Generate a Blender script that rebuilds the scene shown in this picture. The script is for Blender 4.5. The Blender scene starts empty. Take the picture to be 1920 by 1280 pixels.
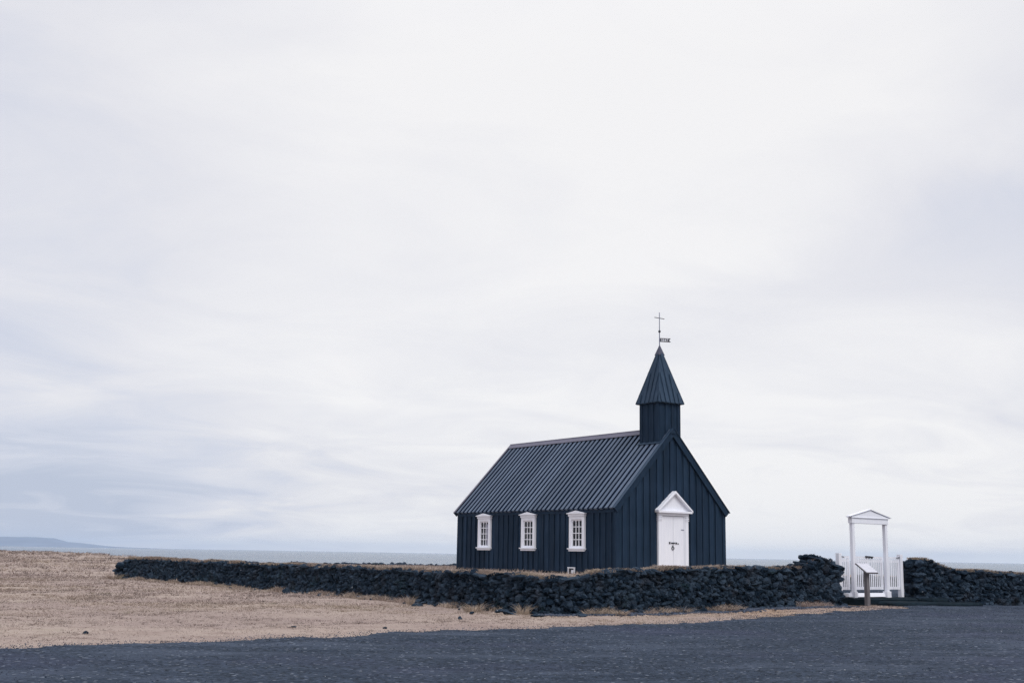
import bpy, math, random
import numpy as np
from mathutils import Matrix, Vector

sc = bpy.context.scene
COL = sc.collection
R = math.radians
rng = np.random.default_rng(7)
random.seed(7)

# ------------------------------------------------------------------ camera
cam_d = bpy.data.cameras.new('camera')
cam = bpy.data.objects.new('camera', cam_d)
COL.objects.link(cam)
cam_d.sensor_width = 36.0
cam_d.lens = 36.0 * 2208 / 1920
cam_d.clip_start = 0.1
cam_d.clip_end = 60000
cam.matrix_world = (Matrix.Translation((0, 0, 1.6)) @ Matrix.Rotation(R(90 + 10.229), 4, 'X')
                    @ Matrix.Rotation(math.atan(0.0173), 4, 'Z'))
sc.camera = cam

# ------------------------------------------------------------------ view
sc.view_settings.view_transform = 'Standard'
sc.view_settings.look = 'None'
sc.view_settings.exposure = 0.0
sc.view_settings.gamma = 1.0
sc.render.engine = 'CYCLES'
sc.cycles.use_denoising = True
sc.cycles.denoiser = 'OPENIMAGEDENOISE'
sc.cycles.denoising_prefilter = 'NONE'
sc.cycles.denoising_input_passes = 'RGB_ALBEDO_NORMAL'
sc.cycles.max_bounces = 6
sc.cycles.volume_bounces = 1

# ------------------------------------------------------------------ sun
SUN = Vector((0.300, -0.560, 0.772)).normalized()
sun_d = bpy.data.lights.new('sun', 'SUN')
sun_d.energy = 1.5
sun_d.angle = R(25)
sun_d.color = (1.0, 0.975, 0.955)
sun = bpy.data.objects.new('sun', sun_d)
COL.objects.link(sun)
sun.rotation_euler = SUN.to_track_quat('Z', 'Y').to_euler()

# ------------------------------------------------------------------ world: overcast sky
wd = bpy.data.worlds.new('World')
sc.world = wd
wd.use_nodes = True
wt = wd.node_tree
wt.nodes.clear()


class NB:
    """small node builder: every method returns an output socket"""
    def __init__(self, tree):
        self.t = tree

    def n(self, typ, **kw):
        nd = self.t.nodes.new(typ)
        for k, v in kw.items():
            setattr(nd, k, v)
        return nd

    def put(self, sock, v):
        if isinstance(v, bpy.types.NodeSocket):
            self.t.links.new(v, sock)
        else:
            sock.default_value = v

    def m(self, op, a, b=0.0, c=0.0, clamp=False):
        nd = self.n('ShaderNodeMath', operation=op, use_clamp=clamp)
        self.put(nd.inputs[0], a)
        self.put(nd.inputs[1], b)
        self.put(nd.inputs[2], c)
        return nd.outputs[0]

    def vm(self, op, a, b=(0, 0, 0)):
        nd = self.n('ShaderNodeVectorMath', operation=op)
        self.put(nd.inputs[0], a)
        self.put(nd.inputs[1], b)
        return nd.outputs['Value'] if op in ('DOT_PRODUCT', 'LENGTH') else nd.outputs[0]

    def rng(self, v, a, b, c=0.0, d=1.0, smooth=True):
        nd = self.n('ShaderNodeMapRange')
        nd.interpolation_type = 'SMOOTHSTEP' if smooth else 'LINEAR'
        self.put(nd.inputs[0], v)
        for i, x in enumerate((a, b, c, d)):
            nd.inputs[i + 1].default_value = x
        return nd.outputs[0]

    def mix(self, f, a, b, mode='MIX'):
        nd = self.n('ShaderNodeMix', data_type='RGBA', blend_type=mode)
        self.put(nd.inputs[0], f)
        for i, x in ((6, a), (7, b)):
            if isinstance(x, tuple) and len(x) == 3:
                x = (*x, 1)
            self.put(nd.inputs[i], x)
        return nd.outputs[2]

    def noise(self, vec, scale, detail=4.0, rough=0.55, dist=0.0):
        nd = self.n('ShaderNodeTexNoise')
        if vec is not None:
            self.put(nd.inputs['Vector'], vec)
        nd.inputs['Scale'].default_value = scale
        nd.inputs['Detail'].default_value = detail
        nd.inputs['Roughness'].default_value = rough
        nd.inputs['Distortion'].default_value = dist
        return nd.outputs[0]

    def voro(self, vec, scale, out='Distance'):
        nd = self.n('ShaderNodeTexVoronoi')
        if vec is not None:
            self.put(nd.inputs['Vector'], vec)
        nd.inputs['Scale'].default_value = scale
        return nd.outputs[out]

    def mapping(self, vec, scale=(1, 1, 1), rot=(0, 0, 0), loc=(0, 0, 0)):
        nd = self.n('ShaderNodeMapping')
        self.put(nd.inputs[0], vec)
        nd.inputs['Scale'].default_value = scale
        nd.inputs['Rotation'].default_value = rot
        nd.inputs['Location'].default_value = loc
        return nd.outputs[0]


b = NB(wt)
sky = b.n('ShaderNodeTexSky')
sky.sky_type = 'NISHITA'
sky.sun_disc = False
sky.sun_elevation = math.asin(SUN.z)
sky.sun_rotation = math.atan2(SUN.x, SUN.y)
tc = b.n('ShaderNodeTexCoord')
d = tc.outputs['Generated']
sx = b.n('ShaderNodeSeparateXYZ')
b.put(sx.inputs[0], d)
dx, dy, dz = sx.outputs
zz = b.m('MAXIMUM', dz, 0.0)
den = b.m('ADD', zz, 0.14)
cx = b.n('ShaderNodeCombineXYZ')
b.put(cx.inputs[0], b.m('DIVIDE', dx, den))
b.put(cx.inputs[1], b.m('DIVIDE', dy, den))
plane = cx.outputs[0]
plane = b.mapping(plane, rot=(0, 0, R(-22)), loc=(3.1, 1.7, 0))
n_big = b.noise(plane, 0.55, 3.0, 0.5, 0.3)
n_fine = b.noise(b.mapping(plane, scale=(0.9, 1.1, 1)), 1.5, 6.0, 0.58, 0.7)
glow = b.rng(b.vm('DOT_PRODUCT', d, tuple(Vector((0.03, 0.955, 0.295)).normalized())), 0.89, 1.0)
left = b.rng(dx, -0.10, -0.42)
low = b.rng(dz, 0.16, 0.015)
bandn = Vector((0.44, 0.93, 0.285)).normalized().cross(Vector((0.13, 0.97, 0.192)).normalized()).normalized()
bd = b.vm('DOT_PRODUCT', d, tuple(bandn))
wob = b.m('MULTIPLY', b.m('SUBTRACT', n_fine, 0.5), 0.10)
band = b.m('MULTIPLY', b.rng(b.m('ABSOLUTE', b.m('ADD', bd, wob)), 0.075, 0.0), b.rng(dx, 0.02, 0.25))
t = b.m('ADD', 0.57, b.m('MULTIPLY', b.m('SUBTRACT', n_big, 0.5), 0.75))
t = b.m('ADD', t, b.m('MULTIPLY', b.m('SUBTRACT', n_fine, 0.5), b.rng(dz, 0.24, 0.03, 0.65, 1.5)))
t = b.m('ADD', t, b.m('MULTIPLY', glow, 0.34))
t = b.m('SUBTRACT', t, b.m('MULTIPLY', band, 0.17))
t = b.m('ADD', t, b.m('MULTIPLY', b.m('MULTIPLY', low, b.rng(dx, -0.08, 0.2)), 0.36))
t = b.m('SUBTRACT', t, b.m('MULTIPLY', left, b.m('ADD', 0.13, b.m('MULTIPLY', low, 0.52))))
ramp = b.n('ShaderNodeValToRGB')
els = ramp.color_ramp.elements
els[0].position = 0.0
els[0].color = (0.51, 0.565, 0.70, 1)
els[1].position = 1.0
els[1].color = (0.95, 0.94, 0.945, 1)
for p, c in ((0.3, (0.665, 0.695, 0.80, 1)), (0.6, (0.812, 0.812, 0.86, 1))):
    e = els.new(p)
    e.color = c
b.put(ramp.inputs[0], t)
# overcast sky: the zenith is brighter than the horizon
zen = b.rng(dz, 0.38, 1.0, 1.0, 1.9)
cl = b.vm('SCALE', ramp.outputs[0])
cl.node.inputs['Scale'].default_value = 10.0
cl2 = b.vm('SCALE', cl)
b.put(cl2.node.inputs['Scale'], zen)
mixed = b.mix(0.94, sky.outputs[0], cl2)
bg = b.n('ShaderNodeBackground')
b.put(bg.inputs[0], mixed)
bg.inputs[1].default_value = 0.1
wo = b.n('ShaderNodeOutputWorld')
wt.links.new(bg.outputs[0], wo.inputs[0])

# ------------------------------------------------------------------ helpers
def tag(o, label=None, cat=None, group=None, kind=None):
    if label:
        o['label'] = label
    if cat:
        o['category'] = cat
    if group:
        o['group'] = group
    if kind:
        o['kind'] = kind
    return o


def empty(name, loc, rz=0.0):
    o = bpy.data.objects.new(name, None)
    COL.objects.link(o)
    o.location = loc
    o.rotation_euler = (0, 0, rz)
    o.empty_display_size = 0.3
    return o


class MB:
    """collects faces, builds ONE mesh object"""
    def __init__(self):
        self.v, self.f, self.mi = [], [], []

    def poly(self, pts, faces, mi=0):
        k = len(self.v)
        self.v += [tuple(p) for p in pts]
        for f in faces:
            self.f.append(tuple(k + i for i in f))
            self.mi.append(mi)
        return self

    def hexa(self, p, mi=0):      # 8 corners: bottom loop 0-3, top loop 4-7
        return self.poly(p, [(3, 2, 1, 0), (4, 5, 6, 7), (0, 1, 5, 4), (1, 2, 6, 5), (2, 3, 7, 6), (3, 0, 4, 7)], mi)

    def box(self, x0, x1, y0, y1, z0, z1, mi=0):
        return self.hexa([(x0, y0, z0), (x1, y0, z0), (x1, y1, z0), (x0, y1, z0),
                          (x0, y0, z1), (x1, y0, z1), (x1, y1, z1), (x0, y1, z1)], mi)

    def prism_y(self, poly, y0, y1, mi=0):     # poly in (x, z), counter-clockwise seen from -y
        n = len(poly)
        pts = [(x, y0, z) for x, z in poly] + [(x, y1, z) for x, z in poly]
        fs = [tuple(range(n)), tuple(range(2 * n - 1, n - 1, -1))]
        fs += [(i, n + i, n + (i + 1) % n, (i + 1) % n) for i in range(n)]
        return self.poly(pts, fs, mi)

    def prism_x(self, poly, x0, x1, mi=0):     # poly in (y, z)
        n = len(poly)
        pts = [(x0, y, z) for y, z in poly] + [(x1, y, z) for y, z in poly]
        fs = [tuple(range(n)), tuple(range(2 * n - 1, n - 1, -1))]
        fs += [(i, n + i, n + (i + 1) % n, (i + 1) % n) for i in range(n)]
        return self.poly(pts, fs, mi)

    def tube(self, a, bb, r0, r1=None, n=10, mi=0):
        r1 = r0 if r1 is None else r1
        a, bb = Vector(a), Vector(bb)
        ax = (bb - a).normalized()
        u = ax.orthogonal().normalized()
        w = ax.cross(u)
        pts = []
        for c, r in ((a, r0), (bb, r1)):
            for i in range(n):
                th = 2 * math.pi * i / n
                pts.append(c + u * (math.cos(th) * r) + w * (math.sin(th) * r))
        fs = [(i, (i + 1) % n, n + (i + 1) % n, n + i) for i in range(n)]
        fs += [tuple(range(n - 1, -1, -1)), tuple(range(n, 2 * n))]
        return self.poly(pts, fs, mi)

    def ball(self, c, r, n=12, m=8, mi=0):
        pts, fs = [], []
        for j in range(m + 1):
            ph = math.pi * j / m
            for i in range(n):
                th = 2 * math.pi * i / n
                pts.append((c[0] + r * math.sin(ph) * math.cos(th), c[1] + r * math.sin(ph) * math.sin(th), c[2] + r * math.cos(ph)))
        for j in range(m):
            for i in range(n):
                fs.append((j * n + i, (j + 1) * n + i, (j + 1) * n + (i + 1) % n, j * n + (i + 1) % n))
        return self.poly(pts, fs, mi)

    def torus(self, c, R0, r, axis='y', n=16, m=6, mi=0):
        pts, fs = [], []
        for i in range(n):
            a = 2 * math.pi * i / n
            for j in range(m):
                q = 2 * math.pi * j / m
                rr = R0 + r * math.cos(q)
                pts.append((c[0] + rr * math.cos(a), c[1] + r * math.sin(q), c[2] + rr * math.sin(a)))
        for i in range(n):
            for j in range(m):
                fs.append((i * m + j, i * m + (j + 1) % m, ((i + 1) % n) * m + (j + 1) % m, ((i + 1) % n) * m + j))
        return self.poly(pts, fs, mi)

    def build(self, name, mats, parent=None, bevel=0.0, fix=True):
        me = bpy.data.meshes.new(name)
        me.from_pydata(self.v, [], self.f)
        if fix:
            import bmesh
            bm = bmesh.new()
            bm.from_mesh(me)
            bmesh.ops.recalc_face_normals(bm, faces=bm.faces)
            bm.to_mesh(me)
            bm.free()
        mats = mats if isinstance(mats, (list, tuple)) else [mats]
        for m_ in mats:
            me.materials.append(m_)
        me.polygons.foreach_set('material_index', self.mi)
        o = bpy.data.objects.new(name, me)
        COL.objects.link(o)
        if parent:
            o.parent = parent
        if bevel:
            md = o.modifiers.new('bevel', 'BEVEL')
            md.width = bevel
            md.segments = 2
            md.limit_method = 'ANGLE'
        return o


def raw_mesh(name, V, F, mat, parent=None, tone=None, smooth=False):
    """fast triangle / quad mesh from numpy arrays; tone = one float per vertex"""
    me = bpy.data.meshes.new(name)
    k = F.shape[1]
    me.vertices.add(len(V))
    me.vertices.foreach_set('co', np.ascontiguousarray(V, dtype=np.float32).ravel())
    me.loops.add(F.size)
    me.loops.foreach_set('vertex_index', np.ascontiguousarray(F, dtype=np.int32).ravel())
    me.polygons.add(len(F))
    me.polygons.foreach_set('loop_start', np.arange(0, F.size, k, dtype=np.int32))
    me.polygons.foreach_set('loop_total', np.full(len(F), k, dtype=np.int32))
    me.update(calc_edges=True)
    me.validate()
    if tone is not None:
        at = me.attributes.new('tone', 'FLOAT', 'POINT')
        at.data.foreach_set('value', np.ascontiguousarray(tone, dtype=np.float32))
    me.polygons.foreach_set('use_smooth', np.full(len(me.polygons), smooth))
    me.materials.append(mat)
    o = bpy.data.objects.new(name, me)
    COL.objects.link(o)
    if parent:
        o.parent = parent
    return o


def vnoise(x, y, seed=0):
    """smooth 2-D value noise, vectorised, 0..1"""
    x = np.asarray(x, float)
    y = np.asarray(y, float)
    xi, yi = np.floor(x).astype(np.int64), np.floor(y).astype(np.int64)
    fx, fy = x - xi, y - yi
    fx, fy = fx * fx * (3 - 2 * fx), fy * fy * (3 - 2 * fy)

    def h(i, j):
        n = (i * 374761393 + j * 668265263 + seed * 1274126177) & 0x7fffffff
        n = ((n ^ (n >> 13)) * 1274126177) & 0x7fffffff
        return ((n ^ (n >> 16)) & 0xffff) / 65535.0
    a, bq, c, dd = h(xi, yi), h(xi + 1, yi), h(xi, yi + 1), h(xi + 1, yi + 1)
    return (a * (1 - fx) + bq * fx) * (1 - fy) + (c * (1 - fx) + dd * fx) * fy


def fbm(x, y, seed=0, octv=4):
    s, a, tot = 0.0, 1.0, 0.0
    for o in range(octv):
        s = s + a * vnoise(np.asarray(x) * 2 ** o, np.asarray(y) * 2 ** o, seed + o * 17)
        tot += a
        a *= 0.5
    return s / tot


# ------------------------------------------------------------------ materials
def new_mat(name):
    m_ = bpy.data.materials.new(name)
    m_.use_nodes = True
    nt = m_.node_tree
    p = nt.nodes['Principled BSDF']
    return m_, NB(nt), p


def bump(nb, p, h, strength=0.3, dist=0.02):
    nd = nb.n('ShaderNodeBump')
    nd.inputs['Strength'].default_value = strength
    nd.inputs['Distance'].default_value = dist
    nb.put(nd.inputs['Height'], h)
    nb.put(p.inputs['Normal'], nd.outputs[0])


def objco(nb):
    return nb.n('ShaderNodeTexCoord').outputs['Object']


def attr(nb, name='tone'):
    return nb.n('ShaderNodeAttribute', attribute_name=name).outputs['Fac']


def mat_paint(name, c0, c1, rough, grain=(6, 6, 0.6), spec=0.5, wear=None, wear_at=(0.68, 0.76), tint=None, island=0.0):
    m_, nb, p = new_mat(name)
    co = objco(nb)
    g = nb.noise(nb.mapping(co, scale=grain), 2.2, 5, 0.6)
    big = nb.noise(co, 0.9, 4, 0.6)
    f = nb.rng(nb.m('ADD', nb.m('MULTIPLY', g, 0.6), nb.m('MULTIPLY', big, 0.4)), 0.33, 0.68)
    col = nb.mix(f, c0, c1)
    if wear:
        wn = nb.noise(nb.mapping(co, scale=grain), 3.5, 3, 0.6)
        col = nb.mix(nb.rng(wn, wear_at[0], wear_at[1], 0, 0.8), col, wear)
    if island:       # every board has weathered a little differently
        ri = nb.n('ShaderNodeNewGeometry').outputs['Random Per Island']
        sc_ = nb.vm('SCALE', col)
        nb.put(sc_.node.inputs['Scale'], nb.rng(ri, 0, 1, 1 - island, 1 + island, False))
        col = sc_
    nb.put(p.inputs['Base Color'], col)
    nb.put(p.inputs['Roughness'], nb.rng(g, 0.3, 0.7, rough - 0.06, rough + 0.08))
    p.inputs['Specular IOR Level'].default_value = spec
    if tint:
        p.inputs['Specular Tint'].default_value = (*tint, 1)
    bump(nb, p, g, 0.15, 0.01)
    return m_


M = {}
M['wall'] = mat_paint('black_boards', (0.0098, 0.0205, 0.0390), (0.0188, 0.0355, 0.0645), 0.66, (7, 7, 0.5), 0.14, tint=(0.5, 0.75, 1.0), island=0.22)
M['roof'] = mat_paint('roof_boards', (0.068, 0.092, 0.135), (0.098, 0.126, 0.178), 0.58, (5, 5, 5), 0.3,
                      (0.30, 0.35, 0.43), (0.72, 0.78), (0.65, 0.85, 1.0), 0.16)
M['roof_shade'] = mat_paint('roof_boards_shaded', (0.006, 0.013, 0.031), (0.010, 0.020, 0.044), 0.7, (5, 5, 5), 0.15, tint=(0.5, 0.75, 1.0))  # shade in the gaps and on board edges, put in as a darker colour
M['metal'] = mat_paint('grey_flashing', (0.078, 0.074, 0.110), (0.115, 0.108, 0.152), 0.5, (3, 3, 3), 0.5)
M['lead'] = mat_paint('lead_cap', (0.045, 0.048, 0.080), (0.075, 0.078, 0.115), 0.5, (3, 3, 3), 0.4)
M['spire'] = mat_paint('spire_boards', (0.017, 0.033, 0.058), (0.033, 0.056, 0.092), 0.6, (8, 8, 0.8), 0.25,
                       (0.25, 0.29, 0.35), (0.73, 0.79), (0.6, 0.8, 1.0), 0.15)
M['white'] = mat_paint('white_paint', (0.78, 0.795, 0.86), (0.85, 0.86, 0.91), 0.5, (6, 6, 0.8), 0.4)
M['white2'] = mat_paint('weathered_white_paint', (0.72, 0.73, 0.80), (0.84, 0.85, 0.90), 0.55, (7, 7, 0.7), 0.35,
                       (0.40, 0.40, 0.44), (0.66, 0.80), None, 0.05)
M['iron'] = mat_paint('dark_iron', (0.012, 0.014, 0.022), (0.03, 0.032, 0.045), 0.5, (9, 9, 9), 0.5)
M['rod'] = mat_paint('grey_rod', (0.10, 0.115, 0.19), (0.14, 0.155, 0.24), 0.4, (9, 9, 9), 0.5)
M['old_wood'] = mat_paint('silvery_wood', (0.075, 0.072, 0.082), (0.22, 0.205, 0.215), 0.8, (16, 16, 0.8), 0.3)
M['panel'] = mat_paint('board_face', (0.48, 0.48, 0.53), (0.58, 0.58, 0.63), 0.4, (3, 3, 3), 0.5)
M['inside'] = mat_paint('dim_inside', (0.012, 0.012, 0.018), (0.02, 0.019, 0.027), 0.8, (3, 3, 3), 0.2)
M['cloth'] = mat_paint('white_cloth', (0.78, 0.78, 0.83), (0.86, 0.86, 0.9), 0.8, (10, 10, 1), 0.2)
M['slab'] = mat_paint('dark_slab', (0.005, 0.010, 0.014), (0.013, 0.023, 0.033), 0.95, (3, 3, 3), 0.06)

# glass: clear pane with a sky reflection
m_, nb, p = new_mat('window_glass')
nt = m_.node_tree
tr = nb.n('ShaderNodeBsdfTransparent')
tr.inputs[0].default_value = (0.80, 0.80, 0.86, 1)
gl = nb.n('ShaderNodeBsdfGlossy')
gl.inputs['Roughness'].default_value = 0.05
fr = nb.n('ShaderNodeFresnel')
fr.inputs[0].default_value = 1.45
bump_n = nb.noise(objco(nb), 3.0, 2)
bn = nb.n('ShaderNodeBump')
bn.inputs['Strength'].default_value = 0.05
nb.put(bn.inputs['Height'], bump_n)
nb.put(gl.inputs['Normal'], bn.outputs[0])
ms = nb.n('ShaderNodeMixShader')
nb.put(ms.inputs[0], fr.outputs[0])
nt.links.new(tr.outputs[0], ms.inputs[1])
nt.links.new(gl.outputs[0], ms.inputs[2])
nt.links.new(ms.outputs[0], nt.nodes['Material Output'].inputs[0])
M['glass'] = m_

# lava rock
m_, nb, p = new_mat('lava_rock')
co = objco(nb)
n1 = nb.noise(co, 7.0, 6, 0.65)
n2 = nb.noise(co, 1.1, 3, 0.5)
tone = attr(nb)
f = nb.m('ADD', nb.m('MULTIPLY', n1, 0.55), nb.m('MULTIPLY', tone, 0.55))
col = nb.mix(nb.rng(f, 0.30, 0.80), (0.0085, 0.0180, 0.0330), (0.0480, 0.0720, 0.1060))
col = nb.mix(nb.m('MULTIPLY', nb.rng(nb.noise(nb.mapping(co, loc=(7, 3, 1)), 1.8, 4, 0.6), 0.52, 0.68), 0.6), col, (0.040, 0.042, 0.052))
moss = nb.m('MULTIPLY', nb.rng(n2, 0.55, 0.68), nb.rng(n1, 0.45, 0.6))
col = nb.mix(nb.m('MULTIPLY', moss, 0.5), col, (0.022, 0.048, 0.046))
li = nb.rng(nb.noise(co, 16.0, 3, 0.6), 0.63, 0.70)
col = nb.mix(nb.m('MULTIPLY', li, nb.rng(nb.noise(co, 1.7, 2), 0.46, 0.62, 0.08, 0.8)), col, (0.125, 0.155, 0.190))
wsp = nb.rng(nb.noise(nb.mapping(co, loc=(11.3, 4.7, 2.9)), 5.0, 1, 0.5), 0.77, 0.80)
col = nb.mix(nb.m('MULTIPLY', wsp, 0.6), col, (0.45, 0.47, 0.50))
nb.put(p.inputs['Base Color'], col)
p.inputs['Roughness'].default_value = 0.85
p.inputs['Specular IOR Level'].default_value = 0.15
p.inputs['Specular Tint'].default_value = (0.55, 0.8, 1.0, 1)
bump(nb, p, nb.noise(co, 17.0, 6, 0.75), 1.0, 0.08)
M['rock'] = m_

# dry grass blades
def mat_grass(name, ca, cb, cc):
    m_, nb, p = new_mat(name)
    tone = attr(nb)
    co = nb.n('ShaderNodeNewGeometry').outputs['Position']
    pat = nb.noise(nb.mapping(co, scale=(1, 1, 0.2)), 0.35, 4, 0.6)
    col = nb.mix(nb.rng(tone, 0.0, 1.0, smooth=False), ca, cb)
    col = nb.mix(nb.m('MULTIPLY', nb.rng(pat, 0.48, 0.68), 0.5), col, cc)
    y_ = nb.noise(nb.mapping(co, loc=(40, 9, 0), scale=(1, 1, 0.2)), 0.13, 4, 0.6)
    col = nb.mix(nb.m('MULTIPLY', nb.rng(y_, 0.46, 0.64), 0.45), col, (0.375, 0.300, 0.218))
    o_ = nb.noise(nb.mapping(co, loc=(3, 71, 0), scale=(1, 1, 0.2)), 0.4, 4, 0.6)
    col = nb.mix(nb.m('MULTIPLY', nb.rng(o_, 0.58, 0.72), 0.6), col, (0.21, 0.195, 0.125))
    nb.put(p.inputs['Base Color'], col)
    p.inputs['Roughness'].default_value = 0.75
    p.inputs['Specular IOR Level'].default_value = 0.25
    return m_


M['grass'] = mat_grass('dry_grass', (0.105, 0.078, 0.070), (0.475, 0.385, 0.340), (0.315, 0.245, 0.226))
M['grass_red'] = mat_grass('reddish_dry_grass', (0.11, 0.082, 0.072), (0.48, 0.385, 0.315), (0.27, 0.19, 0.175))

# grassy ground
m_, nb, p = new_mat('grass_ground')
co = objco(nb)
pA = nb.noise(co, 0.16, 5, 0.6)
pB = nb.noise(nb.mapping(co, scale=(0.7, 1.8, 1)), 1.1, 5, 0.65)
pC = nb.noise(co, 9.0, 5, 0.7)
pD = nb.noise(nb.mapping(co, scale=(0.7, 2.0, 1)), 2.6, 4, 0.7)
col = nb.mix(nb.rng(pA, 0.36, 0.66), (0.275, 0.214, 0.193), (0.365, 0.295, 0.250))
col = nb.mix(nb.m('MULTIPLY', nb.rng(pB, 0.50, 0.66), 0.7), col, (0.215, 0.155, 0.135))
col = nb.mix(nb.m('MULTIPLY', nb.rng(pD, 0.58, 0.70), 0.75), col, (0.125, 0.092, 0.083))
col = nb.mix(nb.m('MULTIPLY', nb.rng(pC, 0.40, 0.62), 0.35), col, (0.40, 0.315, 0.258))
sepx = nb.n('ShaderNodeSeparateXYZ')
nb.put(sepx.inputs[0], co)
orr = nb.m('MULTIPLY', nb.rng(sepx.outputs[0], 2.0, 8.0), nb.rng(pA, 0.40, 0.58))
col = nb.mix(nb.m('MULTIPLY', orr, 0.6), col, (0.31, 0.205, 0.12))
gr = nb.rng(nb.noise(nb.mapping(co, loc=(20, 5, 0)), 0.5, 4, 0.6), 0.60, 0.72)
col = nb.mix(nb.m('MULTIPLY', gr, 0.3), col, (0.24, 0.22, 0.14))
nb.put(p.inputs['Base Color'], col)
p.inputs['Roughness'].default_value = 0.9
p.inputs['Specular IOR Level'].default_value = 0.15
bump(nb, p, nb.m('ADD', pC, nb.m('MULTIPLY', pD, 1.5)), 0.8, 0.05)
M['ground'] = m_

# gravel
m_, nb, p = new_mat('gravel')
co = objco(nb)
v1 = nb.n('ShaderNodeTexVoronoi')
v1.inputs['Scale'].default_value = 22.0
nb.put(v1.inputs['Vector'], co)
stone = nb.n('ShaderNodeSeparateColor')
nb.put(stone.inputs[0], v1.outputs['Color'])
pl = nb.noise(nb.mapping(co, scale=(0.5, 1.3, 1)), 0.5, 5, 0.6)
pm = nb.noise(nb.mapping(co, scale=(0.5, 1.6, 1), loc=(9, 2, 0)), 1.3, 4, 0.6)
ph = nb.noise(co, 0.22, 3, 0.5)
v = nb.m('ADD', nb.m('MULTIPLY', stone.outputs[0], 0.62), nb.m('MULTIPLY', nb.noise(co, 30, 3, 0.7), 0.38))
col = nb.mix(nb.rng(v, 0.2, 0.85), (0.0045, 0.0085, 0.0165), (0.047, 0.064, 0.099))
col = nb.mix(nb.m('MULTIPLY', nb.rng(pl, 0.48, 0.64), 0.6), col, (0.060, 0.076, 0.110))
col = nb.mix(nb.m('MULTIPLY', nb.rng(pm, 0.53, 0.66), 0.65), col, (0.0105, 0.0185, 0.036))
col = nb.mix(nb.m('MULTIPLY', nb.rng(ph, 0.50, 0.68), 0.3), col, (0.046, 0.047, 0.094))
pale = nb.rng(stone.outputs[1], 0.975, 0.982)
col = nb.mix(nb.m('MULTIPLY', pale, 0.55), col, (0.26, 0.29, 0.34))
nb.put(p.inputs['Base Color'], col)
p.inputs['Roughness'].default_value = 0.8
p.inputs['Specular IOR Level'].default_value = 0.15
p.inputs['Specular Tint'].default_value = (0.55, 0.8, 1.0, 1)
bump(nb, p, nb.m('SUBTRACT', nb.m('MULTIPLY', nb.noise(co, 30, 4, 0.7), 0.8), v1.outputs[0]), 0.9, 0.03)
M['gravel'] = m_

m_, nb, p = new_mat('pebble')
tone = attr(nb)
col = nb.mix(nb.rng(tone, 0.0, 0.85), (0.010, 0.018, 0.036), (0.050, 0.067, 0.104))
col = nb.mix(nb.rng(tone, 0.994, 0.998), col, (0.34, 0.36, 0.40))
nb.put(p.inputs['Base Color'], col)
p.inputs['Roughness'].default_value = 0.8
M['pebble'] = m_

# sea
m_, nb, p = new_mat('sea_water')
co = objco(nb)
w1 = nb.noise(nb.mapping(co, scale=(0.5, 1, 1)), 0.25, 5, 0.65)
w2 = nb.noise(nb.mapping(co, scale=(0.15, 1, 1)), 0.006, 4, 0.6)
col = nb.mix(nb.rng(w2, 0.35, 0.65), (0.095, 0.138, 0.195), (0.125, 0.172, 0.230))
nb.put(p.inputs['Base Color'], col)
p.inputs['Roughness'].default_value = 0.22
p.inputs['IOR'].default_value = 1.333
bump(nb, p, w1, 1.0, 3.0)
M['sea'] = m_

# distant mountain
m_, nb, p = new_mat('far_hills')
co = objco(nb)
h1 = nb.noise(nb.mapping(co, scale=(1, 1, 5)), 0.004, 5, 0.6)
col = nb.mix(nb.rng(h1, 0.4, 0.62), (0.04, 0.075, 0.150), (0.08, 0.125, 0.21))
nb.put(p.inputs['Base Color'], col)
p.inputs['Roughness'].default_value = 0.95
M['hills'] = m_

# ------------------------------------------------------------------ terrain
COAST = ([-4000, -600, -153, -95, -50, -22, 0, 60, 300, 4000], [900, 540, 372, 282, 172, 128, 116, 128, 150, 150])
WALL = np.array([(-19.6, 61.4), (-17.5, 58.9), (-15.0, 55.6), (-12.4, 52.3), (-10.0, 49.0), (-7.4, 45.2), (-5.6, 42.5), (-3.9, 40.0),
                 (-2.3, 37.4), (-0.7, 34.9), (0.4, 33.4), (1.3, 32.7), (2.3, 32.55), (3.4, 33.15), (5.0, 34.25), (8.0, 36.4), (10.68, 38.27)])
WALL_R = np.array([(14.08, 40.72), (15.4, 41.15), (17.3, 41.9), (22.5, 44.6)])
BACK = np.array([(-20.2, 62.2), (-10.5, 67.6), (1.0, 73.9)])
SIDE = np.array([(22.5, 44.6), (12.0, 58.8), (1.0, 73.9)])


def gz(x, y):
    """height of the land outside the churchyard"""
    x = np.asarray(x, float)
    y = np.asarray(y, float)
    tt = np.clip(x / 10.0, 0, 1)
    z = 0.12 * tt * tt * (3 - 2 * tt)
    z = z + 0.05 * np.exp(-((x - 12.2) ** 2 / 18 + (y - 39) ** 2 / 32))
    far = np.clip((y - 44 + np.minimum(x, 0) * 0.6) / 40, 0, 1)
    z = z + far * (fbm(x / 5, y / 5, 3) - 0.5) * 0.55 * np.clip((-x - 3) / 15, 0, 1)
    near = np.clip((y - 18.5) / 3, 0, 1)
    z = z + near * (fbm(x / 1.1, y / 1.1, 9) - 0.5) * 0.09
    c = np.interp(x, *COAST) + (fbm(x / 40, y / 40, 5) - 0.5) * 24
    drop = np.clip((y - c) / 14, 0, 1)
    z = z + 0.5 * np.exp(-((y - c + 12) / 16) ** 2) * (fbm(x / 8, y / 8, 12) - 0.42) * np.clip((-x - 20) / 30, 0, 1)
    return z - 7.5 * drop * drop * (3 - 2 * drop)


def axis(parts):
    out = []
    for a, bq, st in parts:
        out.append(np.arange(a, bq, st))
    return np.concatenate(out + [[parts[-1][1]]])


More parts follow.
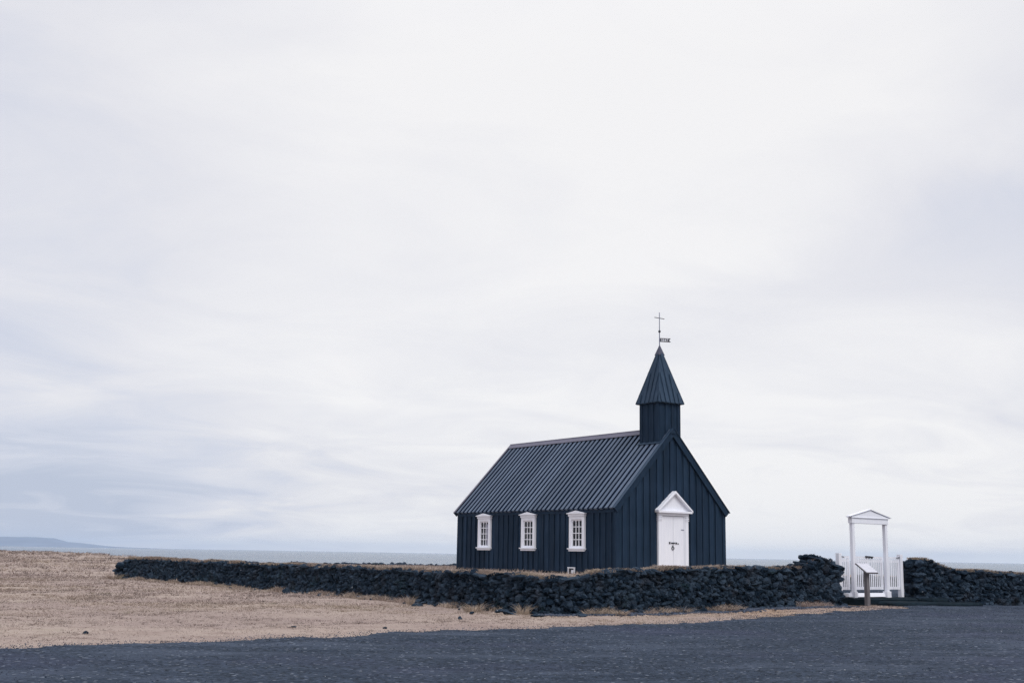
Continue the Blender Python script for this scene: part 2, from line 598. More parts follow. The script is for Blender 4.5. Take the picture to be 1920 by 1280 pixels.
def grid_mesh(name, xs, ys, zf, mat, keep=None):
    X, Y = np.meshgrid(xs, ys)
    Z = zf(X, Y)
    V = np.stack([X.ravel(), Y.ravel(), Z.ravel()], 1)
    nx = len(xs)
    I, J = np.meshgrid(np.arange(nx - 1), np.arange(len(ys) - 1))
    a = (J * nx + I).ravel()
    F = np.stack([a, a + 1, a + nx + 1, a + nx], 1)
    if keep is not None:
        cxx = (X[:-1, :-1] + X[1:, 1:]).ravel() / 2
        cyy = (Y[:-1, :-1] + Y[1:, 1:]).ravel() / 2
        F = F[keep(cxx, cyy)]
        used, inv = np.unique(F, return_inverse=True)
        V = V[used]
        F = inv.reshape(F.shape)
    return raw_mesh(name, V, F, mat, smooth=True)


def inside(px, py, poly):
    r = np.zeros(np.shape(px), bool)
    n = len(poly)
    for i in range(n):
        x1, y1 = poly[i]
        x2, y2 = poly[(i + 1) % n]
        c = ((y1 > py) != (y2 > py)) & (px < (x2 - x1) * (py - y1) / (y2 - y1 + 1e-12) + x1)
        r ^= c
    return r


xs = axis([(-4000, -400, 200), (-400, -60, 8), (-60, -26, 0.8), (-26, 26, 0.22), (26, 60, 0.8), (60, 400, 8), (400, 4000, 200)])
ys = axis([(-80, 8, 4), (8, 66, 0.22), (66, 120, 0.9), (120, 520, 3.5), (520, 960, 20)])
tag(grid_mesh('grass_field', xs, ys, gz, M['ground']), kind='structure')

# gravel sheet: edge measured on the ground
EDGE = np.array([(-60, -20), (-22, 8), (-11.5, 15.8), (-7.92, 18.99), (-7.14, 19.59), (-5.91, 20.68), (-4.78, 21.32), (-3.61, 22.54), (-2.99, 23.28),
                 (-1.91, 24.74), (-0.83, 25.51), (0.58, 26.57), (2.5, 27.6), (3.55, 28.45), (4.65, 29.2), (6.2, 30.6),
                 (7.55, 32.2), (8.45, 33.1), (9.7, 34.6), (10.7, 35.3), (11.7, 36.3), (12.3, 37.6), (12.9, 39.0)])
ROAD = [tuple(q) for q in EDGE] + [(14.2, 40.75), (17.3, 41.9), (22.5, 44.6), (60, 66), (60, -60), (-60, -60)]


def road_keep(x, y):
    jx = (fbm(x / 0.6, y / 0.6, 21) - 0.5) * 1.0 + (fbm(x / 2.5, y / 2.5, 24) - 0.5) * 0.9
    jy = (fbm(x / 0.6, y / 0.6, 31) - 0.5) * 1.0 + (fbm(x / 2.5, y / 2.5, 34) - 0.5) * 0.9
    return inside(x + jx, y + jy, ROAD)


xr = axis([(-60, -12, 1.0), (-12, 24, 0.1), (24, 60, 1.0)])
yr = axis([(-60, 12, 1.0), (12, 45, 0.1), (45, 66, 1.0)])
tag(grid_mesh('gravel_road', xr, yr, lambda x, y: gz(x, y) + 0.012 + 0.012 * fbm(x / 0.5, y / 0.5, 40), M['gravel'], road_keep), kind='structure')

# raised churchyard inside the stone walls
def offset_path(P, d):
    T = np.gradient(P, axis=0)
    T /= np.linalg.norm(T, axis=1, keepdims=True)
    return P + np.stack([T[:, 1], -T[:, 0]], 1) * d


INNER = np.concatenate([offset_path(WALL, -0.45), [(11.6, 40.2), (13.0, 41.3)], offset_path(WALL_R, -0.45), [(21.8, 45.2), (1.0, 73.5)]])


def cz(x, y):
    dgate = np.hypot(np.asarray(x) - 12.3, np.asarray(y) - 40.1)
    tt = np.clip((dgate - 2.2) / 4.5, 0, 1)
    z = 0.30 + 0.68 * tt * tt * (3 - 2 * tt)
    dch = np.hypot((np.asarray(x) - 3.0), (np.asarray(y) - 43.5))
    z = z - 0.17 * np.clip((dch - 7) / 18, 0, 1)
    z = z - 0.5 * np.clip((np.asarray(x) - 10.5) / 5, 0, 1) * np.clip(dgate / 3, 0, 1)
    return z + (fbm(np.asarray(x) / 1.6, np.asarray(y) / 1.6, 50) - 0.5) * 0.08


tag(grid_mesh('churchyard_ground', axis([(-21, 23, 0.25)]), axis([(32, 75, 0.25)]), cz, M['ground'],
              lambda x, y: inside(x, y, INNER)), kind='structure')

PATH = [(10.9, 40.0), (13.7, 41.7), (19.0, 55.0), (12.5, 55.0)]
tag(grid_mesh('gravel_path', axis([(10.5, 19.5, 0.25)]), axis([(39.5, 55.5, 0.25)]), lambda x, y: cz(x, y) + 0.03, M['gravel'],
              lambda x, y: inside(x + (fbm(x / 0.7, y / 0.7, 66) - 0.5) * 0.9, y, PATH) & inside(x, y, INNER)), kind='structure')

# sea
sea = MB()
sea.poly([(-14000, 140, -3), (14000, 140, -3), (14000, 13800, -3), (-14000, 13800, -3)], [(0, 1, 2, 3)])
tag(sea.build('sea', M['sea']), kind='structure')

# far hills across the bay
hx = np.linspace(-6400, -2050, 240)
hy = np.linspace(8600, 10800, 40)
prof = ([-6400, -5200, -4600, -4030, -3850, -3790, -3745, -3710, -3600, -3480, -3350, -3243, -3000, -2738, -2050],
        [76, 70, 66, 69, 70, 69, 63, 45, 35, 25, 14, 6, 1, -3, -6])


def hz(x, y):
    c = np.interp(x, *prof)
    sft = np.clip((y - 8600) / 700, 0, 1)
    ridge = (0.16 + 0.84 * np.clip((sft - 0.25) / 0.75, 0, 1) ** 0.8) * np.clip((10800 - y) / 900, 0, 1)
    return -8 + (c + 8) * ridge * (0.86 + 0.28 * fbm(x / 160, y / 160, 60))


tag(grid_mesh('far_hills', hx, hy, hz, M['hills']), kind='structure')

# ------------------------------------------------------------------ the church
A = 0.948
CH_ROT = math.pi / 2 - A
church = empty('church', (3.483, 38.808, 1.0), CH_ROT)
tag(church, 'small black timber church with white door and windows, steep ribbed roof and steeple', 'church')
W, L = 5.0, 9.324
ZE, ZR = 2.307, 4.939
SL = (ZR - ZE) / (W / 2)
TH = math.atan(SL)
CT, ST = math.cos(TH), math.sin(TH)
WIN = (1.94, 4.705, 7.47)
WHW, WZ0, WZ1 = 0.31, 0.86, 1.88      # wall opening


def roofline(x):
    return ZE + SL * min(x, W - x)


# foundation
MB().box(-0.04, W + 0.04, -0.04, L + 0.04, -0.5, 0.06).build('foundation', M['slab'], church)

# side wall with window openings, board on board
def side_wall(x_out, x_in, openings):
    mb = MB()
    zt = ZE - 0.09
    ycur = 0.1
    sgn = -1 if x_out < x_in else 1
    xa, xb = min(x_out, x_in), max(x_out, x_in)
    for c in openings:
        mb.box(xa, xb, ycur, c - WHW, 0.06, zt)
        mb.box(xa, xb, c - WHW, c + WHW, 0.06, WZ0)
        mb.box(xa, xb, c - WHW, c + WHW, WZ1, zt)
        ycur = c + WHW
    mb.box(xa, xb, ycur, L - 0.1, 0.06, zt)
    y = 0.18
    while y < L - 0.15:
        w = 0.185 + random.uniform(-0.012, 0.012)
        pr = 0.042 + random.uniform(-0.006, 0.004)
        segs = [(0.02, zt - 0.03)]
        for c in openings:
            if y + w > c - WHW - 0.1 and y < c + WHW + 0.1:
                segs = [(0.02, WZ0 - 0.10), (WZ1 + 0.16, zt - 0.03)]
        for z0, z1 in segs:
            mb.box(min(x_out + sgn * pr, x_out - sgn * 0.02), max(x_out + sgn * pr, x_out - sgn * 0.02), y, y + w, z0, z1)
        y += 0.305
    return mb


side_wall(0.0, 0.1, WIN).build('wall', M['wall'], church)
side_wall(W, W - 0.1, ()).build('wall', M['wall'], church)


def gable(y0, y1, front):
    mb = MB()
    q = 0.09
    pts = [(0, 0.06), (W, 0.06), (W, ZE - q), (W / 2, ZR - q), (0, ZE - q)]
    mb.prism_y(pts, y0, y1)
    k = -9
    while W / 2 + k * 0.305 < W - 0.1:
        x0 = W / 2 + k * 0.305 - 0.092 + random.uniform(-0.008, 0.008)
        w = 0.185 + random.uniform(-0.01, 0.01)
        pr = 0.042 + random.uniform(-0.006, 0.004)
        k += 1
        if x0 < 0.02:
            continue
        za, zb = roofline(x0) - q - 0.03, roofline(x0 + w) - q - 0.03
        zlow = 0.02
        if front and x0 + w > 1.86 and x0 < 3.14:
            zlow = 2.1
        ya, yb = (y0 - pr, y0 + 0.02) if front else (y1 - 0.02, y1 + pr)
        zm = roofline(W / 2) - q - 0.03
        if x0 < W / 2 < x0 + w:
            mb.prism_y([(x0, zlow), (x0 + w, zlow), (x0 + w, zb), (W / 2, zm), (x0, za)], ya, yb)
        else:
            mb.prism_y([(x0, zlow), (x0 + w, zlow), (x0 + w, zb), (x0, za)], ya, yb)
    return mb


gable(0.0, 0.1, True).build('gable_wall', M['wall'], church)
gable(L - 0.1, L, False).build('gable_wall', M['wall'], church)

for xa, xb in ((-0.034, 0.1), (W - 0.1, W + 0.034)):
    MB().box(xa, xb, -0.034, 0.07, 0.03, ZE - 0.1).build('corner_board', M['wall'], church)
    MB().box(xa, xb, L - 0.07, L + 0.034, 0.03, ZE - 0.1).build('corner_board', M['wall'], church)
# dim floor and inner lining so the windows look into a room
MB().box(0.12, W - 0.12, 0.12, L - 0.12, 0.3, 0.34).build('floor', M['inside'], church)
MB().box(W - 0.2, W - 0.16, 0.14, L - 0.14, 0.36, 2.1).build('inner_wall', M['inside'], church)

# roof
SLOPE = (W / 2 + 0.142) / CT


def rpt(side, a, n):
    """point on the roof section: a metres down from the ridge, n metres out along the normal"""
    x = W / 2 - a * CT - n * ST
    z = ZR - a * ST + n * CT
    return (x if side < 0 else W - x), z


def slope_box(mb, side, y0, y1, a0, a1, n0, n1, mi=0):
    P = [rpt(side, a0, n0), rpt(side, a1, n0), rpt(side, a1, n1), rpt(side, a0, n1)]
    mb.prism_y(P, y0, y1, mi)


roof = MB()
Y0, Y1 = -0.09, L + 0.09
for side in (-1, 1):
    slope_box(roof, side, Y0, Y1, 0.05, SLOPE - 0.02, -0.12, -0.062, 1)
    k = 0
    y = Y0 + 0.12
    while y + 0.15 < Y1 - 0.05:
        w = 0.138 + random.uniform(-0.010, 0.010)
        pr = random.uniform(-0.007, 0.004)
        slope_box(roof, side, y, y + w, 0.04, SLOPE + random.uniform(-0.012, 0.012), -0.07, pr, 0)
        roof.mi[-6] = roof.mi[-5] = 1      # board edges coloured dark to stand for their shaded sides
        y += 0.26
roof_o = roof.build('roof', [M['roof'], M['roof_shade']], church)
rc = MB()
for side in (-1, 1):
    slope_box(rc, side, 1.03, Y1 + 0.02, -0.02, 0.20, 0.012, 0.028)
rc.prism_y([(W / 2 - 0.03, ZR - 0.01), (W / 2 + 0.03, ZR - 0.01), (W / 2 + 0.016, ZR + 0.056), (W / 2 - 0.016, ZR + 0.056)], 1.032, Y1 + 0.022)
rc.build('ridge_cap', M['metal'], roof_o)
for side in (-1, 1):
    bb_ = MB()
    slope_box(bb_, side, Y0 - 0.013, Y0 + 0.05, 0.0, SLOPE + 0.01, -0.20, -0.003)
    bb_.build('bargeboard', M['wall'], roof_o)
    bb_ = MB()
    slope_box(bb_, side, Y1 + 0.005, Y1 + 0.045, 0.0, SLOPE + 0.03, -0.18, -0.003)
    bb_.build('bargeboard', M['wall'], roof_o)
    vf = MB()
    slope_box(vf, side, Y1 - 0.05, Y1 + 0.05, 0.0, SLOPE + 0.03, 0.006, 0.022)
    vf.build('verge_flashing', M['metal'], roof_o)
    vf = MB()
    slope_box(vf, side, Y0 - 0.05, Y0 + 0.07, 0.03, SLOPE + 0.03, 0.006, 0.020)
    vf.build('verge_board', M['spire'], roof_o)
    ev = MB()
    x0 = -0.055 if side < 0 else W + 0.02
    ev.box(x0, x0 + 0.035, 0.02, L - 0.02, ZE - 0.30, ZE - 0.17)
    ev.build('eaves_board', M['wall'], roof_o)
fb = MB()      # little peak board on the front gable
fb.prism_y([(W / 2 - 0.13, ZR - 0.19), (W / 2 + 0.13, ZR - 0.19), (W / 2 + 0.16, ZR - 0.12), (W / 2, ZR + 0.05), (W / 2 - 0.16, ZR - 0.12)], Y0 - 0.03, Y0 - 0.015)
fb.build('peak_board', M['wall'], roof_o)

# steeple tower
TX0, TX1, TY0, TY1, TZ = 2.02, 2.98, 0.082, 1.043, 5.834
tw = MB()
tw.box(TX0, TX1, TY0, TY1, ZR - 1.0, TZ)
for k in range(4):
    c = TX0 + 0.06 + k * 0.28
    for ya, yb in ((TY0 - 0.026, TY0 + 0.01), (TY1 - 0.01, TY1 + 0.026)):
        tw.box(c - 0.07, c + 0.07, ya, yb, ZR - 0.9, TZ - 0.02)
    c2 = TY0 + 0.06 + k * 0.28
    for xa, xb in ((TX0 - 0.027, TX0 + 0.01), (TX1 - 0.01, TX1 + 0.027)):
        tw.box(xa, xb, c2 - 0.071, c2 + 0.071, ZR - 0.9, TZ - 0.02)
tower = tw.build('steeple_tower', M['wall'], church)
tf = MB()
for side in (-1, 1):
    slope_box(tf, side, TY0 - 0.06, TY1 + 0.08, (W / 2 - TX0) / CT - 0.03, (W / 2 - TX0) / CT + 0.07, 0.008, 0.03)
tf.build('tower_flashing', M['spire'], tower)

# spire
SXC, SYC, SH, SA = 2.5, 0.5625, 0.585, 7.888
sp = MB()
base = [(SXC - SH, SYC - SH, TZ), (SXC + SH, SYC - SH, TZ), (SXC + SH, SYC + SH, TZ), (SXC - SH, SYC + SH, TZ)]
low_ = [(x, y, TZ - 0.035) for x, y, z in base]
apex = (SXC, SYC, SA)
sp.poly(low_ + base + [apex], [(3, 2, 1, 0), (0, 1, 5, 4), (1, 2, 6, 5), (2, 3, 7, 6), (3, 0, 4, 7),
                               (4, 5, 8), (5, 6, 8), (6, 7, 8), (7, 4, 8)])
HH = SA - TZ
nz = math.sin(math.atan2(SH, HH))
nh = math.cos(math.atan2(SH, HH))
for fx, fy in ((0, -1), (0, 1), (-1, 0), (1, 0)):
    tx_, ty_ = -fy, fx
    for o in (-0.42, -0.21, 0.0, 0.21, 0.42):
        o += random.uniform(-0.012, 0.012)
        hw = 0.066
        top = (1 - (abs(o) + hw) / SH) * 0.97
        pts = []
        for off in (-0.004, 0.034):
            for (lat, tt) in ((o - hw, -0.012), (o + hw, -0.012), (o + hw, top), (o - hw, top)):
                r_ = SH * (1 - tt)
                pts.append((SXC + fx * (r_ + off * nh) + tx_ * lat, SYC + fy * (r_ + off * nh) + ty_ * lat, TZ + tt * HH + off * nz))
        sp.hexa(pts)
spire = sp.build('spire', M['spire'], church)
hip = MB()
for qx, qy in ((-1, -1), (1, -1), (1, 1), (-1, 1)):
    a_ = Vector((SXC + qx * (SH + 0.004), SYC + qy * (SH + 0.004), TZ - 0.015))
    hip.tube(a_, (SXC, SYC, SA - 0.02), 0.022, 0.018, 6)
hip.build('hip_strip', M['spire'], spire)
cap = MB()
t0 = 0.83
r_ = SH * (1 - t0) + 0.03
cap.poly([(SXC - r_, SYC - r_, TZ + t0 * HH), (SXC + r_, SYC - r_, TZ + t0 * HH), (SXC + r_, SYC + r_, TZ + t0 * HH), (SXC - r_, SYC + r_, TZ + t0 * HH),
          (SXC, SYC, SA + 0.045)], [(3, 2, 1, 0), (0, 1, 4), (1, 2, 4), (2, 3, 4), (3, 0, 4)])
cap.build('spire_cap', M['lead'], spire)
MB().tube((SXC, SYC, SA - 0.1), (SXC, SYC, SA + 1.19), 0.017, 0.012, 8).build('finial_rod', M['rod'], spire)
MB().ball((SXC, SYC, SA + 0.51), 0.047).build('finial_ball', M['iron'], spire)
MB().tube((SXC - 0.23, SYC, SA + 0.985), (SXC + 0.23, SYC, SA + 0.985), 0.013, n=8).build('cross_arm', M['iron'], spire)
# weather vane with white numerals painted as sky showing through a cut-out year, swung a little by the wind
va = R(8) - CH_ROT
vane_m = Matrix.Translation((SXC, SYC, SA + 0.137)) @ Matrix.Rotation(va, 4, 'Z')
fl = MB()
fl.prism_y([(0.005, 0.0), (0.41, 0.0), (0.345, 0.0685), (0.41, 0.137), (0.005, 0.137)], -0.003, 0.003)
flag = fl.build('vane_flag', M['iron'], spire)
flag.matrix_local = vane_m
cu = bpy.data.curves.new('year_numerals', 'FONT')
cu.body = '1847'
cu.size = 0.128
cu.extrude = 0.005
cu.offset = 0.0005
cu.space_character = 1.0
tmp = bpy.data.objects.new('year_numerals_curve', cu)
COL.objects.link(tmp)
dg = bpy.context.evaluated_depsgraph_get()
me = bpy.data.meshes.new_from_object(tmp.evaluated_get(dg))
bpy.data.objects.remove(tmp)
xsn = [v_.co.x for v_ in me.vertices]
sxn = 0.265 / (max(xsn) - min(xsn))
ysn = [v_.co.y for v_ in me.vertices]
syn = 0.095 / (max(ysn) - min(ysn))
x0n, y0n = min(xsn), min(ysn)
for v_ in me.vertices:
    v_.co = ((v_.co.x - x0n) * sxn + 0.055, -v_.co.z, (v_.co.y - y0n) * syn + 0.021)
me.materials.clear()
me.materials.append(M['white'])
num = bpy.data.objects.new('year_numerals', me)
COL.objects.link(num)
num.parent = spire
num.matrix_local = vane_m

# windows
def arch_pane_frame(mb, xa, xb, c, z0, z1, cols, rows, bar, y_half):
    pass


for wi, c in enumerate(WIN):
    # casing
    cs = MB()
    hw = 0.40
    cs.box(-0.085, 0.06, c - hw, c - 0.285, 0.84, 1.90)
    cs.box(-0.085, 0.06, c + 0.285, c + hw, 0.84, 1.90)
    cs.box(-0.083, 0.06, c - 0.285, c + 0.285, 1.80, 1.90)
    win = cs.build('window', M['white'], church, 0.006)
    # head
    hd = MB()
    hd.box(-0.11, 0.0, c - 0.425, c + 0.425, 1.902, 1.98)
    hd.prism_x([(c - 0.47, 1.982), (c + 0.47, 1.982), (c + 0.47, 2.006), (c, 2.092), (c - 0.47, 2.006)], -0.15, 0.0)
    hd.build('window_head', M['white'], win, 0.005)
    sl = MB()
    sl.box(-0.14, 0.0, c - 0.435, c + 0.435, 0.80, 0.838)
    sl.box(-0.10, 0.0, c - 0.405, c + 0.405, 0.735, 0.798)
    sl.build('sill', M['white'], win, 0.005)
    # sash: stiles, rails, glazing bars, arched top lights
    sa = MB()
    x0, x1 = -0.045, 0.0
    gw = 0.245
    za, zb = 0.915, 1.765
    sa.box(x0, x1, c - 0.284, c - gw, 0.84, 1.80)
    sa.box(x0, x1, c + gw, c + 0.284, 0.84, 1.80)
    sa.box(x0 + 0.002, x1, c - gw, c + gw, 0.84, za)
    sa.box(x0 + 0.002, x1, c - gw, c + gw, zb, 1.80)
    cw = 2 * gw / 3
    for k in (1, 2):
        yc = c - gw + k * cw
        sa.box(x0 + 0.006, x1 - 0.004, yc - 0.0125, yc + 0.0125, za, zb)
    rh = (zb - za) / 4
    for k in (1, 2, 3):
        zc = za + k * rh
        for j in range(3):
            ya = c - gw + j * cw + (0.0125 if j else 0)
            yb = c - gw + (j + 1) * cw - (0.0125 if j < 2 else 0)
            sa.box(x0 + 0.006, x1 - 0.004, ya, yb, zc - 0.0125, zc + 0.0125)
    for j in range(3):      # arched corners of the top lights
        ya = c - gw + j * cw + (0.0125 if j else 0)
        yb = c - gw + (j + 1) * cw - (0.0125 if j < 2 else 0)
        ym, rr = (ya + yb) / 2, (yb - ya) / 2
        for s in (-1, 1):
            arc = [(ym + s * rr * math.cos(q), zb - rr * 0.75 + rr * 0.75 * math.sin(q)) for q in np.linspace(0, math.pi / 2, 7)]
            sa.prism_x([(ym + s * rr, zb)] + arc[::1], x0 + 0.006, x1 - 0.004)
    sa.build('sash', M['white'], win)
    pn = MB()
    pn.poly([(-0.018, c - gw, za), (-0.018, c + gw, za), (-0.018, c + gw, zb), (-0.018, c - gw, zb)], [(0, 3, 2, 1)])
    pn.build('pane', M['glass'], win, fix=False)
    if wi == 2:
        ct_ = MB()
        for k in range(6):
            ya = c - 0.27 + k * 0.026
            ct_.box(-0.011 + 0.005 * (k % 2), -0.004 + 0.005 * (k % 2), ya + 0.012, ya + 0.037, 0.93, 1.69)
        ct_.build('curtain', M['cloth'], win)
    if wi == 0:
        ct_ = MB()
        for k in range(3):
            ya = c - 0.16 + k * 0.026
            ct_.box(0.35 + 0.012 * (k % 2), 0.365 + 0.012 * (k % 2), ya, ya + 0.025, 0.88, 1.3)
        ct_.build('curtain', M['old_wood'], win)

# hatch low in the side wall
vt = MB()
vt.box(-0.085, 0.0, 2.035, 2.065, -0.06, 0.170)
vt.box(-0.085, 0.0, 2.355, 2.385, -0.06, 0.170)
vt.box(-0.09, 0.0, 2.025, 2.395, 0.170, 0.205)
hatch = vt.build('cellar_hatch', M['white'], church)
MB().box(-0.05, 0.0, 2.066, 2.354, -0.06, 0.169).build('hatch_recess', M['iron'], hatch)
MB().box(-0.065, -0.051, 2.11, 2.22, 0.0, 0.115).build('hatch_board', M['white2'], hatch)

# door with pediment
dr = MB()
dr.box(1.955, 2.0, -0.075, 0.0, 0.10, 1.965)
dr.box(3.0, 3.045, -0.075, 0.0, 0.10, 1.965)
dr.box(1.80, 3.20, -0.10, 0.0, 1.967, 2.055)
dr.box(1.80, 3.20, -0.13, 0.0, 0.02, 0.098)
door = dr.build('door', M['white'], church, 0.006)
for xa, xb in ((2.002, 2.497), (2.503, 2.998)):
    lf = MB()
    lf.box(xa, xb, -0.050, -0.005, 0.10, 1.955)
    lf.box(xa + 0.008, xb - 0.008, -0.058, -0.045, 0.125, 1.935)
    lf.build('door_leaf', M['white'], door)
for xc in (1.88, 3.12):
    pl_ = MB()
    pl_.box(xc - 0.07, xc + 0.07, -0.085, 0.0, 0.10, 1.80)
    pl_.box(xc - 0.085, xc + 0.085, -0.10, 0.0, 0.10, 0.24)
    for z0 in (1.802, 1.856, 1.912):
        pl_.box(xc - 0.085, xc + 0.085, -0.105, 0.0, z0, z0 + 0.032)
        pl_.box(xc - 0.066, xc + 0.066, -0.083, 0.0, z0 + 0.033, z0 + 0.053)
    pl_.build('pilaster', M['white'], door, 0.004)
pd = MB()
pd.prism_y([(1.76, 2.13), (3.24, 2.13), (2.5, 2.70)], -0.09, 0.0)
pd.box(1.72, 3.28, -0.20, 0.0, 2.057, 2.128)
for s in (-1, 1):
    f_ = lambda x: 2.5 + s * (x - 2.5) * -1 if s < 0 else x
    P = [(3.30, 2.085), (3.30, 2.150), (2.5, 2.80), (2.5, 2.715)]
    P = [(x if s > 0 else 5.0 - x, z) for x, z in P]
    if s < 0:
        P = P[::-1]
    pd.prism_y(P, -0.215, -0.02)
pd.build('pediment', M['white'], door, 0.006)
hp = MB()
hp.box(2.30, 2.36, -0.075, -0.058, 1.03, 1.10)
hp.box(2.40, 2.56, -0.085, -0.06, 1.045, 1.085)
hp.box(2.60, 2.66, -0.078, -0.058, 1.03, 1.09)
hp.box(2.70, 2.74, -0.072, -0.058, 1.02, 1.06)
hp.build('hasp', M['iron'], door)
rg = MB()
rg.torus((2.47, -0.075, 0.89), 0.05, 0.013)
rg.box(2.45, 2.49, -0.082, -0.058, 0.935, 0.985)
rg.build('ring_handle', M['iron'], door)
for z0 in (1.50, 0.28):
    MB().box(2.86, 3.0, -0.070, -0.058, z0, z0 + 0.022).build('hinge', M['rod'], door)

# ------------------------------------------------------------------ dry stone walls
def ico(sub):
    import bmesh
    bm = bmesh.new()
    bmesh.ops.create_icosphere(bm, subdivisions=sub, radius=1.0)
    V = np.array([v_.co[:] for v_ in bm.verts])
    F = np.array([[v_.index for v_ in f_.verts] for f_ in bm.faces])
    bm.free()
    return V, F


ICO3, ICO2 = ico(3), ico(2)


class Rocks:
    def __init__(self):
        self.V, self.F, self.T, self.k = [], [], [], 0

    def add(self, c, rad, tang, hi=True, jit=0.25, tone=None):
        V, F = ICO3 if hi else ICO2
        P = V.copy()
        nrm = rng.normal(size=(9, 3))
        nrm /= np.linalg.norm(nrm, axis=1, keepdims=True)
        off = rng.uniform(0.45, 0.85, 9)
        dots = P @ nrm.T
        sc_ = np.min(np.where(dots > off, off / np.maximum(dots, 1e-6), 1.0), axis=1)
        P = P * sc_[:, None]
        # boxier
        P += rng.normal(size=P.shape) * (0.045 if hi else 0.055)
        P *= 1.12
        P = P * np.asarray(rad)
        a = rng.uniform(-jit, jit, 3)
        cxa, sxa = math.cos(a[0]), math.sin(a[0])
        cya, sya = math.cos(a[1]), math.sin(a[1])
        Rx = np.array([[1, 0, 0], [0, cxa, -sxa], [0, sxa, cxa]])
        Ry = np.array([[cya, 0, sya], [0, 1, 0], [-sya, 0, cya]])
        th = math.atan2(tang[1], tang[0]) + a[2]
        Rz = np.array([[math.cos(th), -math.sin(th), 0], [math.sin(th), math.cos(th), 0], [0, 0, 1]])
        P = P @ (Rz @ Ry @ Rx).T + np.asarray(c)
        self.V.append(P)
        self.F.append(F + self.k)
        self.k += len(P)
        tn = rng.uniform(0, 1) if tone is None else tone
        self.T.append(np.full(len(P), tn))

    def raw(self, V, F, tone):
        self.V.append(np.asarray(V, float))
        self.F.append(np.asarray(F) + self.k)
        self.k += len(V)
        self.T.append(np.full(len(V), tone))

    def build(self, name, parent=None, origin=None):
        V = np.concatenate(self.V)
        if origin is not None:
            V = V - np.asarray(origin)
        o = raw_mesh(name, V, np.concatenate(self.F), M['rock'], parent, np.concatenate(self.T))
        if origin is not None:
            o.location = origin
        return o


def resample(P, step=0.1):
    seg = np.linalg.norm(np.diff(P, axis=0), axis=1)
    s = np.concatenate([[0], np.cumsum(seg)])
    # smooth the polyline a little (Catmull-like through dense linear + moving average)
    ss = np.arange(0, s[-1], step)
    Q = np.stack([np.interp(ss, s, P[:, 0]), np.interp(ss, s, P[:, 1])], 1)
    k = 15
    pad = np.concatenate([np.repeat(Q[:1], k, 0), Q, np.repeat(Q[-1:], k, 0)])
    ker = np.ones(2 * k + 1) / (2 * k + 1)
    Qs = np.stack([np.convolve(pad[:, i], ker, 'valid') for i in (0, 1)], 1)
    w = np.clip(np.minimum(ss, s[-1] - ss) / (k * step), 0, 1)[:, None]
    Q = Q * (1 - w) + Qs * w
    T = np.gradient(Q, axis=0)
    T /= np.linalg.norm(T, axis=1, keepdims=True)
    N = np.stack([T[:, 1], -T[:, 0]], 1)
    return ss, Q, T, N


